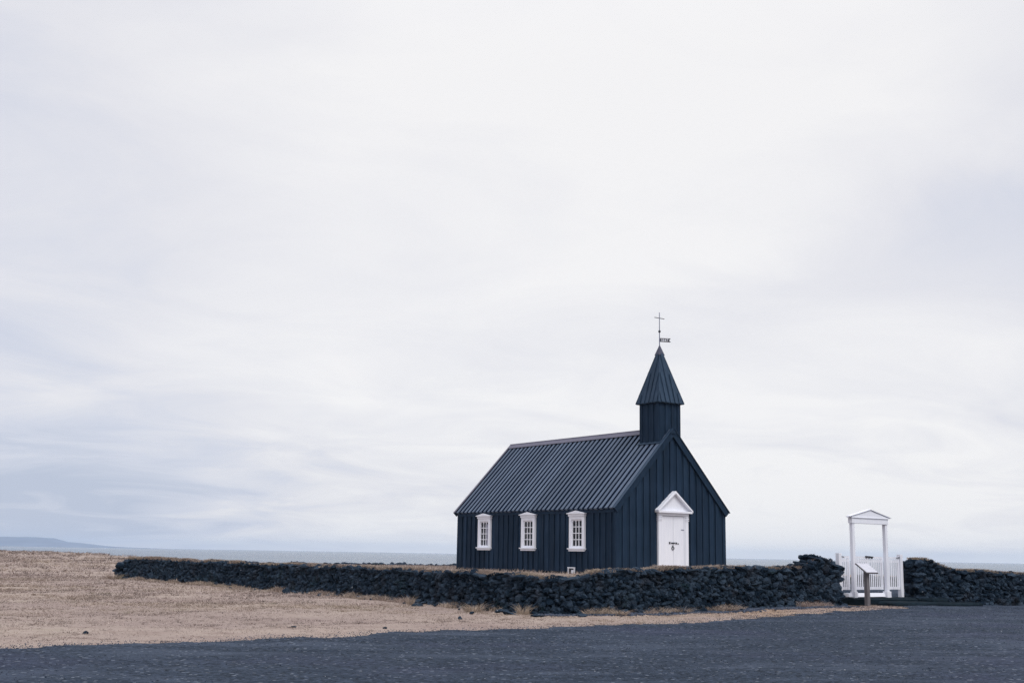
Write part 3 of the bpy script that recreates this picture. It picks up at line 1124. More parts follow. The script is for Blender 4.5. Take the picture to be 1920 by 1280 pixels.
def stone_wall(name, P, top, thick, zin, ends=(True, True), faces=('out',), coarse=False):
    """P: outer foot line; top(x, y) gives crest height; zin: ground level on the inner side"""
    ss, Q, T, N = resample(P)
    rk = Rocks()
    Z0 = gz(Q[:, 0], Q[:, 1])
    ZT = np.array([top(x, y) for x, y in Q])
    bat = 0.11
    # core
    c0 = Q - N * 0.13
    c1 = Q - N * (0.13 + bat)
    c2 = Q - N * (thick - 0.20)
    n = len(Q)
    ZC = ZT - 0.16
    core = np.concatenate([np.c_[c0, Z0 - 0.3], np.c_[c1, ZC], np.c_[c2, ZC], np.c_[c2, Z0 - 0.3]])
    F = []
    for r0 in range(3):
        i = np.arange(n - 1)
        a_, b_, cc, dd = r0 * n + i, r0 * n + i + 1, (r0 + 1) * n + i + 1, (r0 + 1) * n + i
        F += [np.c_[a_, b_, cc], np.c_[a_, cc, dd]]
    ends_f = np.array([[0, n, 2 * n], [0, 2 * n, 3 * n], [n - 1, 3 * n - 1, 2 * n - 1], [n - 1, 4 * n - 1, 3 * n - 1]])
    rk.raw(core, np.concatenate(F + [ends_f]), 0.1)
    Ltot = ss[-1]

    def at(s):
        i = min(n - 1, max(0, int(round(s / 0.1))))
        return Q[i], T[i], N[i], Z0[i], ZT[i]
    # faces: rough broken courses, then small stones wedged in at random
    def put(face, s, w, zr_, h, dep, sink, jit, hi):
        q, t_, n_, z0, zt = at(s)
        zz_ = z0 + zr_
        if zz_ + h * 0.3 > zt or s + w * 0.2 > Ltot:
            return
        fr_ = np.clip(zr_ / 1.2, 0, 1)
        if face == 'out':
            cc = q - n_ * (0.14 + bat * fr_ + sink)
        else:
            cc = q - n_ * (thick - 0.14 - bat * fr_)
        tn = np.clip(rng.normal(0.42, 0.26), 0, 1)
        rk.add((cc[0], cc[1], zz_), (w * 0.58, dep, h * 0.62), t_, hi and math.hypot(*q) < 47, jit, tn)

    for face in faces:
        zc = -0.05
        while zc < 1.75:
            h0 = rng.uniform(0.10, 0.165) if not coarse else rng.uniform(0.22, 0.3)
            s = rng.uniform(0, 0.2)
            while s < Ltot:
                w = (rng.uniform(0.09, 0.24) if rng.random() > 0.13 else rng.uniform(0.24, 0.48)) * (1.4 if coarse else 1)
                h = h0 * rng.uniform(0.75, 1.6)
                put(face, s + w / 2, w, zc + h0 / 2 + rng.uniform(-0.07, 0.07), h, rng.uniform(0.10, 0.16), rng.uniform(-0.035, 0.03),
                    0.35 if rng.random() < 0.65 else 0.9, not coarse)
                s += w * 0.88
            zc += h0 * 0.90
        for k in range(0 if coarse else int(Ltot * 40)):
            w = rng.uniform(0.05, 0.16)
            put(face, rng.uniform(0, Ltot), w, rng.uniform(0.0, 1.6), w * rng.uniform(0.6, 1.2), w * 0.6, rng.uniform(-0.09, -0.03), 1.5, False)
    # coping stones across the top
    s = 0.0
    while s < Ltot:
        w = rng.uniform(0.16, 0.46)
        q, t_, n_, z0, zt = at(s + w / 2)
        for off in np.arange(0.22, thick - 0.05, 0.26):
            cc = q - n_ * (off + rng.uniform(-0.05, 0.05))
            rk.add((cc[0], cc[1], zt - 0.085 + rng.uniform(-0.03, 0.025)), (w * 0.62, 0.18, rng.uniform(0.06, 0.10)), t_,
                   math.hypot(*q) < 47 and not coarse, 0.3, np.clip(rng.normal(0.45, 0.25), 0, 1))
        s += w * 0.92
    # end faces
    for e, s in ((0, 0.0), (1, Ltot)):
        if not ends[e]:
            continue
        q, t_, n_, z0, zt = at(s)
        zc = -0.05
        while z0 + zc < zt - 0.12:
            h = rng.uniform(0.16, 0.26)
            off = 0.12
            while off < thick:
                w = rng.uniform(0.22, 0.4)
                cc = q - n_ * (off + bat * zc * 0.5) + t_ * rng.uniform(-0.10, 0.10)
                rk.add((cc[0], cc[1], z0 + zc + h / 2), (rng.uniform(0.16, 0.30), w * 0.58, h * 0.62), t_, True, 0.2)
                off += w
            zc += h * 0.92
    # tumbled stones at the foot
    s = 0.0
    while s < Ltot and not coarse:
        q, t_, n_, z0, zt = at(s)
        if math.hypot(*q) < 48:
            r0 = rng.uniform(0.05, 0.13)
            cc = q + n_ * rng.uniform(0.0, 0.16)
            rk.add((cc[0], cc[1], z0 + r0 * 0.3), (r0 * 1.4, r0, r0 * 0.7), t_, False, 0.6)
        s += rng.uniform(0.15, 0.5)
    return rk


# crest heights along the front wall, by arc position of the sample points
CR = np.array([(-20.2, 62.2, 1.06), (-17.5, 58.9, 1.07), (-10.0, 49.0, 1.065), (-3.9, 40.0, 1.05), (-0.7, 34.9, 1.05), (1.0, 32.9, 1.0), (1.5, 32.6, 0.97), (1.8, 32.55, 0.99),
               (2.4, 32.55, 1.12), (3.4, 33.15, 1.21), (5.0, 34.25, 1.30), (6.4, 35.25, 1.35), (9.3, 37.3, 1.35), (9.55, 37.47, 1.50), (9.8, 37.65, 1.70),
               (10.05, 37.83, 1.68), (10.4, 38.07, 1.58), (10.68, 38.27, 1.5)])
crs = CR[:, 0] * math.cos(-0.35) - CR[:, 1] * math.sin(-0.35)     # monotone coordinate along the L


def arc_of(P, x, y):
    ss, Q, T, N = arc_cache[id(P)]
    return ss[np.argmin((Q[:, 0] - x) ** 2 + (Q[:, 1] - y) ** 2)]


arc_cache = {id(WALL): resample(WALL)}
cr_s = [arc_of(WALL, x, y) for x, y, z in CR]
crest_noise = lambda x, y: (vnoise(x / 0.7, y / 0.7, 71) - 0.5) * 0.10


def top_front(x, y):
    return float(np.interp(arc_of(WALL, x, y), cr_s, CR[:, 2]) + crest_noise(x, y))


def top_right(x, y):
    return float(np.interp(x, [14.0, 14.4, 14.9, 15.3, 15.9, 17.6, 22.5], [1.72, 1.68, 1.52, 1.38, 1.33, 1.26, 1.2]) + crest_noise(x, y) * 0.7)


w1 = stone_wall('lava_stone_wall', WALL, top_front, 1.0, cz, (True, True)).build('lava_stone_wall', origin=(1.8, 32.8, 0.0))
tag(w1, 'long curved dark lava stone wall wrapping the churchyard in front of the church', 'stone wall')
w2 = stone_wall('lava_stone_wall', WALL_R, top_right, 1.0, cz, (True, False)).build('lava_stone_wall', origin=(14.5, 40.9, 0.2))
tag(w2, 'dark lava stone wall running right from the white gate', 'stone wall')
w3 = stone_wall('lava_stone_wall', BACK[::-1], lambda x, y: 0.93 + crest_noise(x, y) * 1.6, 0.8, cz, (False, True), ('out', 'in'), True).build('lava_stone_wall', origin=(-10.5, 67.6, 0))
tag(w3, 'low far stone wall closing the churchyard behind the church, only its crest showing', 'stone wall')
w4 = stone_wall('lava_stone_wall', SIDE, lambda x, y: 0.93 + crest_noise(x, y) * 1.6, 0.8, cz, (False, False), ('out', 'in'), True).build('lava_stone_wall', origin=(12, 58.8, 0))
tag(w4, 'far stone wall glimpsed through the pickets of the white gate', 'stone wall')

# ------------------------------------------------------------------ loose stones
PT = lambda x, y: (x, y, float(gz(x, y)))
STONES = [
    (-7.84, 22.55, 0.055, 0.045, 'dark stone lying alone in dry grass at the far left, near the gravel'),
    (-4.47, 25.4, 0.06, 0.022, 'flat dark stone sunk in the middle of the grass strip, left of the tufts'),
    (-2.6, 25.75, 0.045, 0.025, 'small dark stone in the grass strip halfway between the wall and the gravel'),
    (-1.16, 29.6, 0.07, 0.05, 'dark stone out in the grass below the leftmost church window'),
    (-8.35, 45.2, 0.17, 0.15, 'rounded dark stone among the tufts at the foot of the long wall'),
    (-0.95, 31.9, 0.08, 0.04, 'dark stone just off the wall foot beside the wide grass tuft'),
    (-2.75, 36.4, 0.20, 0.06, 'flat pale topped slab leaning at the wall foot, left of the tall tuft'),
    (0.05, 32.3, 0.28, 0.05, 'long flat dark slab at the wall foot, left of the corner'),
    (0.78, 31.7, 0.20, 0.045, 'flat dark slab on the grass right under the wall corner'),
    (1.95, 31.5, 0.14, 0.06, 'blocky dark stone farthest out from the wall at its corner'),
]
for x, y, r0, h0, lab in STONES:
    rk = Rocks()
    rk.add((0, 0, h0 * 0.55), (r0, r0 * 0.7, h0), (1, 0.1), True, 0.3, rng.uniform(0.2, 0.7))
    o = rk.build('loose_stone')
    o.location = PT(x, y)
    tag(o, lab, 'stone', 'loose stones in front of the wall')
small = []
for k in range(26):
    s_ = rng.uniform(0.28, 0.97)
    ss, Q, T, N = arc_cache[id(WALL)]
    i = int(s_ * (len(ss) - 1))
    q = Q[i] + N[i] * rng.uniform(0.35, 0.75)
    if s_ > 0.72:
        q = Q[i] + N[i] * rng.uniform(0.25, 0.5)
    if k == 0:
        rk = Rocks()
        rk.add((0, 0, 0.03), (0.10, 0.08, 0.055), (1, 0), True, 0.4, 0.4)
        o = rk.build('small_stone')
    else:
        o = small[0].copy()
        COL.objects.link(o)
    o.location = PT(*q)
    s1 = rng.uniform(0.45, 1.05)
    o.scale = (s1 * rng.uniform(0.8, 1.4), s1, s1 * rng.uniform(0.7, 1.1))
    o.rotation_euler = (0, 0, rng.uniform(0, 6.28))
    small.append(o)
    tag(o, 'small dark rubble stone strewn along the foot of the lava wall', 'stone', 'rubble along the foot of the wall')

# ------------------------------------------------------------------ gate
GX, GY, GZ = 12.04, 39.86, 0.40
gate = empty('lych_gate', (GX, GY, GZ), CH_ROT)
tag(gate, 'white wooden churchyard gate with a small gabled portal and picket leaves', 'gate')
for s in (-1, 1):
    ps = MB()
    ps.box(s * 0.86 - 0.06, s * 0.86 + 0.06, -0.06, 0.06, 0.0, 2.40)
    post = ps.build('post', M['white2'], gate, 0.006)
    MB().box(s * 0.86 - (0.08 if s < 0 else 0.11), s * 0.86 + (0.08 if s < 0 else 0.11), -0.09, 0.09, -0.02, 0.19).build('post_foot', M['white2'], post, 0.006)
bm_ = MB()
bm_.box(-0.95, 0.95, -0.085, 0.08, 2.402, 2.58)
bm_.build('beam', M['white'], gate, 0.005)
pdm = MB()
pdm.prism_y([(-0.96, 2.60), (0.96, 2.60), (0.96, 2.625), (0, 2.845), (-0.96, 2.625)], -0.09, 0.04)
pdm.box(-1.0, 1.0, -0.115, 0.10, 2.582, 2.598)
pm_ = pdm.build('pediment', M['white'], gate)
for s in (-1, 1):
    rf = MB()
    P = [(0, 2.862), (s * 1.09, 2.612), (s * 1.09, 2.634), (0, 2.886)]
    if s < 0:
        P = P[::-1]
    rf.prism_y(P, -0.12, 0.06)
    rf.build('roof_board', M['white2'], pm_)


def leaf(x0, x1, y, npk, parent, name):
    mb = MB()
    mb.box(x0, x1, y - 0.022, y + 0.022, 0.245, 0.335)
    mb.box(x0 + 0.002, x1 - 0.002, y - 0.024, y + 0.024, 1.14, 1.22)
    mb.box(x0, x0 + 0.07, y - 0.026, y + 0.026, 0.336, 1.33)
    mb.box(x1 - 0.07, x1, y - 0.026, y + 0.026, 0.336, 1.33)
    mb.box(x0 + 0.071, x1 - 0.071, y - 0.022, y + 0.022, 1.268, 1.328)
    inner = x1 - x0 - 0.14
    st = inner / (npk + 0.46)
    for k in range(npk):
        xa = x0 + 0.07 + (k + 0.46) * st
        mb.box(xa, xa + st * 0.54, y - 0.034, y - 0.0225, 0.26, 1.262)
    return mb.build(name, M['white2'], parent)


leaf(-0.775, -0.005, 0.09, 6, gate, 'gate_leaf')
leaf(0.005, 0.775, 0.09, 6, gate, 'gate_leaf')
for s in (-1, 1):
    a_, b_ = (0.96, 1.66) if s > 0 else (-1.40, -0.96)
    leaf(a_, b_, 0.09, 5 if s > 0 else 3, gate, 'side_panel')
    ex = 1.735 if s > 0 else 1.475
    ep = MB()
    ep.box(s * ex - 0.07, s * ex + 0.07, 0.02, 0.16, -0.03, 1.42)
    ep.build('end_post', M['white2'], gate, 0.005)
    hk = MB()
    hk.tube((s * (ex - 0.23), 0.05, 1.30), (s * (ex - 0.09), 0.05, 1.315), 0.012, n=6)
    hk.ball((s * (ex - 0.09), 0.05, 1.315), 0.022, 8, 6)
    hk.build('hook', M['iron'], gate)
lt = MB()
lt.tube((-0.16, 0.04, 1.335), (0.24, 0.04, 1.315), 0.017, n=6)
lt.box(-0.13, -0.05, 0.03, 0.06, 1.29, 1.345)
lt.box(0.16, 0.2, 0.03, 0.06, 1.25, 1.33)
lt.torus((0.05, 0.04, 1.305), 0.03, 0.010)
lt.build('latch', M['iron'], gate)
sb = MB()
sb.hexa([(-1.14, -0.02, 0.015), (1.08, -0.02, 0.015), (1.08, 0.20, 0.015), (-1.14, 0.20, 0.015),
         (-1.14, 0.02, 0.135), (1.08, 0.02, 0.135), (1.08, 0.20, 0.135), (-1.14, 0.20, 0.135)])
sb.build('threshold_board', M['white'], gate, 0.006)

# stone steps in front of the gate
def slab(x0, x1, y0, y1, ztop, th, lab):
    n = 22
    mb = MB()
    cx_, cy_ = (x0 + x1) / 2, (y0 + y1) / 2
    ring = []
    for i in range(n):
        a_ = 2 * math.pi * i / n
        ca, sa_ = math.cos(a_), math.sin(a_)
        k = 1 / (abs(ca) ** 6 + abs(sa_) ** 6) ** (1 / 6)
        j = 1 + random.uniform(-0.05, 0.03)
        ring.append((ca * k * (x1 - x0) / 2 * j, sa_ * k * (y1 - y0) / 2 * j))
    bot = [(x * 1.02, y * 1.03, -th) for x, y in ring]
    mid = [(x * 1.02, y * 1.03, -0.04 + random.uniform(-0.02, 0.01)) for x, y in ring]
    tp = [(x * 0.95, y * 0.90, random.uniform(-0.012, 0.012)) for x, y in ring]
    pts = bot + mid + tp
    fs = [(i, (i + 1) % n, n + (i + 1) % n, n + i) for i in range(n)]
    fs += [(n + i, n + (i + 1) % n, 2 * n + (i + 1) % n, 2 * n + i) for i in range(n)]
    fs += [tuple(range(2 * n, 3 * n))]
    mb.poly(pts, fs)
    o = mb.build('stone_step', M['slab'])
    u_ = Vector((math.cos(CH_ROT), math.sin(CH_ROT), 0))
    v_ = Vector((-math.sin(CH_ROT), math.cos(CH_ROT), 0))
    o.location = Vector((GX, GY, 0)) + u_ * cx_ + v_ * cy_ + Vector((0, 0, ztop))
    o.rotation_euler = (0, 0, CH_ROT + random.uniform(-0.04, 0.04))
    tag(o, lab, 'step', 'stone steps before the gate')
    return o


slab(-1.20, 1.95, -0.62, 2.40, 0.395, 0.4, 'large dark slab that the white gate posts stand on')
slab(-0.75, 1.45, -1.7, -0.66, 0.30, 0.3, 'long low dark step just behind the information board')
slab(2.02, 3.1, -0.9, -0.2, 0.375, 0.3, 'dark slab at the right end of the gate, before the wall')
slab(1.52, 3.9, -1.75, -0.95, 0.26, 0.3, 'thin worn dark slab farthest right, sinking into the gravel')

# information board
bx, by = 11.52, 38.5
board = empty('information_board', PT(bx, by), CH_ROT)
board.scale = (1.055, 1.055, 1.055)
tag(board, 'weathered wooden post with a tilted pale information board before the gate', 'sign')
pp = MB()
pp.box(-0.085, -0.005, -0.055, 0.055, -0.15, 1.10)
pp.box(0.0, 0.07, -0.045, 0.06, -0.15, 1.10)
pp.build('post', M['old_wood'], board, 0.008)


def tilted(x0, x1, n0, n1, m0, m1):
    # m: along the tilted face from its upper edge, n: out of the face
    c_, s_ = math.cos(R(34)), math.sin(R(34))
    q = []
    for n_ in (n0, n1):
        for (x, m__) in ((x0, m0), (x1, m0), (x1, m1), (x0, m1)):
            q.append((x, 0.205 - m__ * c_ - n_ * s_, 1.27 - m__ * s_ + n_ * c_))
    return q


MB().hexa(tilted(-0.27, 0.29, -0.035, 0.0, 0.0, 0.5)).build('backing_board', M['old_wood'], board, 0.004)
MB().hexa(tilted(-0.255, 0.275, 0.003, 0.012, 0.015, 0.485)).build('face_plate', M['panel'], board, 0.002)

# ------------------------------------------------------------------ grass
WIND = np.array([0.5, 0.12])


def blades(P, H, lean, width, tone, seg=2, wind=0.3, dirs=None):
    """P (N,3) roots; returns V, F, T arrays of bent blades"""
    n = len(P)
    a = rng.uniform(0, 2 * np.pi, n) if dirs is None else dirs
    L2 = np.stack([np.cos(a), np.sin(a)], 1) * (lean * H)[:, None] + WIND * (wind * H)[:, None]
    b_ = rng.uniform(0, 2 * np.pi, n)
    wv = np.stack([np.cos(b_), np.sin(b_)], 1) * (width / 2)[:, None]
    z = np.zeros(n)
    r0 = np.c_[P[:, :2] - wv, P[:, 2]]
    r1 = np.c_[P[:, :2] + wv, P[:, 2]]
    if seg == 1:
        tip = np.c_[P[:, :2] + L2, P[:, 2] + H]
        V = np.stack([r0, r1, tip], 1).reshape(-1, 3)
        F = (np.arange(n)[:, None] * 3 + np.array([0, 1, 2])).astype(np.int64)
        T = np.repeat(tone, 3)
        return V, F, T
    m0 = np.c_[P[:, :2] + L2 * 0.35 - wv * 0.7, P[:, 2] + H * 0.62]
    m1 = np.c_[P[:, :2] + L2 * 0.35 + wv * 0.7, P[:, 2] + H * 0.62]
    tip = np.c_[P[:, :2] + L2, P[:, 2] + H * 0.92]
    V = np.stack([r0, r1, m0, m1, tip], 1).reshape(-1, 3)
    F = (np.arange(n)[:, None, None] * 5 + np.array([[0, 1, 3], [0, 3, 2], [2, 3, 4]])).reshape(-1, 3)
    return V, F, np.repeat(tone, 5)


def merge(parts):
    V, F, T, k = [], [], [], 0
    for v, f, t_ in parts:
        V.append(v)
        F.append(f + k)
        T.append(t_)
        k += len(v)
    return np.concatenate(V), np.concatenate(F), np.concatenate(T)


# field: short cropped dry grass between gravel and wall, coarser beyond
OUT_WALL = [tuple(q) for q in WALL] + [(12.9, 39.6), (60, 60), (60, -60), (-90, -60), (-90, 62.2)]


def in_view(x, y, m_=1.0):
    return (np.abs(x) < 0.45 * y + m_)


def scatter(n, x0, x1, y0, y1, cond):
    x = rng.uniform(x0, x1, n)
    y = rng.uniform(y0, y1, n)
    k = cond(x, y)
    return x[k], y[k]


parts = []
yard = [tuple(q) for q in INNER]


def field_ok(x, y):
    return in_view(x, y, 2.0) & ~road_keep(x, y) & ~inside(x, y, yard) & ~inside(x, y, list(map(tuple, np.concatenate([WALL, offset_path(WALL, -1.0)[::-1]]))))


for (n, y0, y1, x0, x1, hm) in ((150000, 18, 38, -18, 13, 0.026), (110000, 34, 66, -31, 0, 0.05), (50000, 60, 150, -70, -10, 0.13)):
    x, y = scatter(n, x0, x1, y0, y1, field_ok)
    cl_ = fbm(x / 0.8, y / 0.8, 80)
    kp = rng.random(len(x)) < np.clip(cl_ * 1.9 - 0.35, 0.05, 1)
    x, y, cl_ = x[kp], y[kp], cl_[kp]
    H = hm * rng.uniform(0.5, 1.5, len(x)) * (0.5 + cl_)
    wdt = np.maximum(0.006, 0.00045 * y) * rng.uniform(0.7, 1.5, len(x))
    parts.append(blades(np.c_[x, y, gz(x, y) - 0.005], H, rng.uniform(1.0, 3.2, len(x)), wdt,
                        np.clip(rng.normal(0.55, 0.25, len(x)) + (cl_ - 0.5) * 0.6, 0, 1), 1, 0.5))
# small tussocks, each with its own tone
for (n, per, y0, y1, x0, x1, hm, rad, tb) in ((6500, 22, 18, 40, -18, 13, 0.045, 0.12, 0.42), (9000, 12, 18, 40, -18, 13, 0.030, 0.085, 0.02), (6000, 12, 36, 66, -30, 0, 0.06, 0.16, 0.02), (6500, 20, 34, 68, -31, 0, 0.09, 0.20, 0.40),
                                              (5200, 12, 62, 160, -75, -12, 0.24, 0.34, 0.32), (5200, 9, 130, 372, -170, -40, 0.42, 0.75, 0.12)):
    x, y = scatter(n, x0, x1, y0, y1, field_ok)
    cl_ = fbm(x / 2.2, y / 2.2, 84)
    kp = rng.random(len(x)) < np.clip(cl_ * 4.0 - 1.6, 0.04, 1)
    x, y = np.repeat(x[kp], per), np.repeat(y[kp], per)
    tn = np.repeat(np.clip(rng.normal(tb, 0.30, kp.sum()), 0, 1), per)
    aa, rr = rng.uniform(0, 6.28, len(x)), rad * np.sqrt(rng.random(len(x)))
    x, y = x + rr * np.cos(aa), y + rr * np.sin(aa)
    zc_ = gz(x, y)
    kp = zc_ > -0.6
    x, y, tn, rr, aa, zc_ = x[kp], y[kp], tn[kp], rr[kp], aa[kp], zc_[kp]
    H = hm * rng.uniform(0.4, 1.3, len(x)) * (1.2 - 0.6 * rr / rad)
    wdt = np.maximum(0.008, 0.0006 * y) * rng.uniform(0.7, 1.5, len(x))
    parts.append(blades(np.c_[x, y, zc_ - 0.01], H, rng.uniform(0.6, 2.2, len(x)), wdt,
                        np.clip(tn + rng.normal(0, 0.12, len(x)), 0, 1), 1, 0.4, aa))
V, F, T = merge(parts)
tag(raw_mesh('dry_grass', V, F, M['grass'], tone=T), 'short dry beige grass covering the field and the strip beside the gravel', 'grass', kind='stuff')

# churchyard grass, the fringe along the crest of the walls
parts = []
x, y = scatter(60000, -21, 22, 32, 74, lambda x, y: inside(x, y, yard) & in_view(x, y, 2) & (np.hypot(x - 12.3, y - 40.1) > 2.8) & ~inside(x, y, PATH))
H = rng.uniform(0.05, 0.16, len(x))
parts.append(blades(np.c_[x, y, cz(x, y) - 0.01], H, rng.uniform(0.3, 1.2, len(x)), 0.022 * rng.uniform(0.6, 1.4, len(x)),
                    np.clip(rng.normal(0.5, 0.25, len(x)), 0, 1), 1, 0.5))
V, F, T = merge(parts)
tag(raw_mesh('churchyard_grass', V, F, M['grass'], tone=T), 'dry grass on the raised churchyard around the black church', 'grass', kind='stuff')

parts = []
for Pw, topf, dens in ((WALL, top_front, 1.0), (WALL_R, top_right, 0.8)):
    ss, Q, T_, N = resample(Pw)
    n = int(ss[-1] * 1300 * dens)
    s_ = rng.uniform(0, ss[-1], n)
    i = np.clip((s_ / 0.1).astype(int), 0, len(ss) - 1)
    off = rng.uniform(0.12, 0.95, n) ** 1.0
    P2 = Q[i] - N[i] * off[:, None] + T_[i] * rng.uniform(-0.05, 0.05, n)[:, None]
    den = vnoise(s_ / 0.9, off * 2, 91) * 0.7 + vnoise(s_ / 0.25, off * 3, 92) * 0.3
    kp = den > 0.45 + (0.07 if Pw is WALL_R else 0)
    if Pw is WALL:
        kp &= ~((s_ > cr_s[6] - 0.3) & (s_ < cr_s[6] + 0.8)) | (rng.random(n) < 0.12)
        kp &= (s_ < cr_s[12] - 0.1) | (rng.random(n) < 0.05)
    P2, i, s_, den, off = P2[kp], i[kp], s_[kp], den[kp], off[kp]
    tops = np.array([topf(*q) for q in Q])
    z = tops[i] - 0.03 - 0.25 * np.clip(0.22 - off, 0, 1)
    H = rng.uniform(0.03, 0.11, len(i)) * (0.4 + den) * (1 + 0.4 * np.clip((s_ < 13), 0, 1) * (Pw is WALL))
    wdt = np.maximum(0.010, 0.00042 * np.hypot(Q[i][:, 0], Q[i][:, 1])) * rng.uniform(0.6, 1.4, len(i))
    hang = np.where(off < 0.35, 1.0, 0.0)
    dirs = np.where(hang > 0, np.arctan2(N[i][:, 1], N[i][:, 0]) + rng.normal(0, 0.7, len(i)), rng.uniform(0, 6.28, len(i)))
    parts.append(blades(np.c_[P2, z], H, rng.uniform(0.5, 1.5, len(i)), wdt, np.clip(rng.normal(0.55, 0.28, len(i)), 0, 1), 2, 0.4, dirs))
V, F, T = merge(parts)
tag(raw_mesh('wall_top_grass', V, F, M['grass_red'], tone=T), 'dry beige and reddish grass growing along the crest of the lava walls', 'grass', kind='stuff')

# fringe at the wall foot
parts = []
ss, Q, T_, N = arc_cache[id(WALL)]
n = 26000
s_ = rng.uniform(0, ss[-1] * 0.985, n)
i = np.clip((s_ / 0.1).astype(int), 0, len(ss) - 1)
off = rng.uniform(-0.03, 0.45, n)
P2 = Q[i] + N[i] * off[:, None]
den = vnoise(s_ / 0.8, s_ * 0, 95) * 0.65 + vnoise(s_ / 0.22, off * 3, 96) * 0.35
lim = np.interp(s_, [0, cr_s[3], cr_s[4], cr_s[7], cr_s[8], cr_s[10], ss[-1]], [0.40, 0.46, 0.54, 0.66, 0.53, 0.52, 0.60])
kp = den > lim
P2, i, den, off, s_ = P2[kp], i[kp], den[kp], off[kp], s_[kp]
H = rng.uniform(0.03, 0.17, len(i)) ** 1.0 * np.clip(1.2 - off, 0.3, 1.2) * np.clip((den - 0.3) * 3, 0.4, 1.4)
wdt = np.maximum(0.009, 0.0004 * np.hypot(P2[:, 0], P2[:, 1])) * rng.uniform(0.6, 1.4, len(i))
parts.append(blades(np.c_[P2, gz(P2[:, 0], P2[:, 1])], H, rng.uniform(0.4, 1.8, len(i)), wdt, np.clip(rng.normal(0.62, 0.27, len(i)), 0, 1), 2, 0.3))
V, F, T = merge(parts)
tag(raw_mesh('wall_foot_grass', V, F, M['grass_red'], tone=T), 'longer dry grass fringing the foot of the lava wall', 'grass', kind='stuff')

# individual tufts
TUFTS = [
    (-19.95, 60.9, 0.45, 0.40, 'bushy dry tuft leaning against the far left end of the long wall'),
    (-3.0, 37.4, 0.16, 0.42, 'tall thin dry tuft at the wall foot left of the church'),
    (-0.95, 33.9, 0.36, 0.36, 'wide drooping dry grass tuft at the wall foot below the leftmost church window'),
    (0.42, 32.6, 0.24, 0.36, 'upright pale tuft at the wall foot below the middle church window'),
    (3.0, 32.4, 0.30, 0.22, 'low beige tuft at the wall foot just right of the wall corner'),
    (4.9, 33.75, 0.30, 0.26, 'low tuft at the wall foot below the white church door'),
    (6.4, 34.9, 0.34, 0.22, 'spread dry tuft at the wall foot below the right corner of the church'),
    (9.1, 36.75, 0.16, 0.24, 'small upright tuft at the wall foot nearest the tall end pile'),
]
for x, y, rad, hgt, lab in TUFTS:
    n = int(230 * rad / 0.3)
    rr = rad * np.sqrt(rng.random(n)) * 0.6
    aa = rng.uniform(0, 6.28, n)
    P3 = np.c_[rr * np.cos(aa), rr * np.sin(aa), np.full(n, -0.03)]
    H = hgt * rng.uniform(0.25, 1.15, n) * (1.1 - 0.6 * rr / rad)
    v, f, t_ = blades(P3, H, rng.uniform(0.1, 1.0, n) ** 0.7 * rad / hgt * 1.9, 0.011 * rng.uniform(0.6, 1.5, n), np.clip(rng.normal(0.62, 0.25, n), 0, 1), 2, 0.15, aa)
    o = raw_mesh('grass_tuft', v, f, M['grass_red'], tone=t_)
    o.location = PT(x, y)
    tag(o, lab, 'grass tuft', 'dry tufts along the wall foot')

# pebbles: on the gravel and spilling on its edge, and the dark strip at the wall foot
parts = []
ICO1 = ico(1)


def pebbles(x, y, z, r):
    V0, F0 = ICO1
    n = len(x)
    S = rng.uniform(0.6, 1.3, (n, 1, 3)) * r[:, None, None]
    S[:, :, 2] *= 0.6
    Pq = V0[None] * S + rng.normal(size=(n, len(V0), 3)) * (r * 0.12)[:, None, None]
    Pq += np.stack([x, y, z], 1)[:, None, :]
    Fq = F0[None] + (np.arange(n) * len(V0))[:, None, None]
    return Pq.reshape(-1, 3), Fq.reshape(-1, 3), np.repeat(rng.random(n), len(V0))


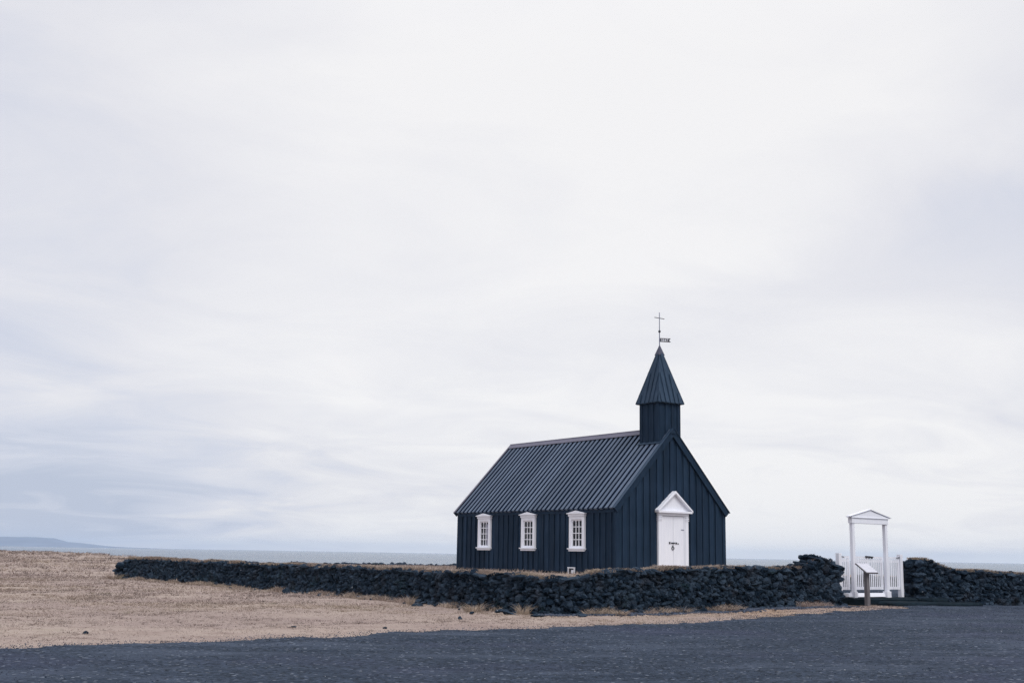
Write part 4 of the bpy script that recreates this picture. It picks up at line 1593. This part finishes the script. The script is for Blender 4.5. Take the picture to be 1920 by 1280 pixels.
x, y = scatter(30000, -9, 19, 13.5, 42, lambda x, y: in_view(x, y, 0.5) & road_keep(x, y))
kp = rng.random(len(x)) < (0.25 + 0.75 * (fbm(x / 2.0, y / 1.2, 77) > 0.48))
x, y = x[kp], y[kp]
parts.append(pebbles(x, y, gz(x, y) + 0.022, rng.uniform(0.005, 0.013, len(x)) * (0.8 + y / 60)))
# edge spill
k = rng.integers(3, len(EDGE) - 1, 6000)
w = rng.random(6000)[:, None]
E2 = EDGE[k] * (1 - w) + EDGE[np.minimum(k + 1, len(EDGE) - 1)] * w + rng.normal(0, 0.45, (6000, 2))
parts.append(pebbles(E2[:, 0], E2[:, 1], gz(E2[:, 0], E2[:, 1]) + 0.012, rng.uniform(0.005, 0.013, 6000)))
# strip along the front leg
n = 9000
s_ = rng.uniform(cr_s[5], ss[-1], n)
i = np.clip((s_ / 0.1).astype(int), 0, len(ss) - 1)
P2 = Q[i] + N[i] * (np.abs(rng.normal(0, 0.33, n)) + 0.02)[:, None]
parts.append(pebbles(P2[:, 0], P2[:, 1], gz(P2[:, 0], P2[:, 1]) + 0.012, rng.uniform(0.012, 0.05, n)))
V, F, T = merge(parts)
tag(raw_mesh('gravel_pebbles', V, F, M['pebble'], tone=T), 'loose grey pebbles on the gravel, its edge and the wall foot', 'gravel', kind='stuff')

# ------------------------------------------------------------------ haze
HAZE = 8.5e-5
if HAZE > 0:
    hb = MB()
    hb.box(-14500, 14500, -120, 14200, -9.5, 90.0)
    m_ = bpy.data.materials.new('haze')
    m_.use_nodes = True
    nt = m_.node_tree
    nt.nodes.clear()
    om = nt.nodes.new('ShaderNodeOutputMaterial')
    pv = nt.nodes.new('ShaderNodeVolumePrincipled')
    pv.inputs['Color'].default_value = (0.75, 0.86, 1.0, 1)
    pv.inputs['Density'].default_value = HAZE
    pv.inputs['Anisotropy'].default_value = 0.2
    nt.links.new(pv.outputs[0], om.inputs['Volume'])
    hz_o = hb.build('haze', m_)
    tag(hz_o, 'thin pale sea haze over the bay', 'haze', kind='stuff')
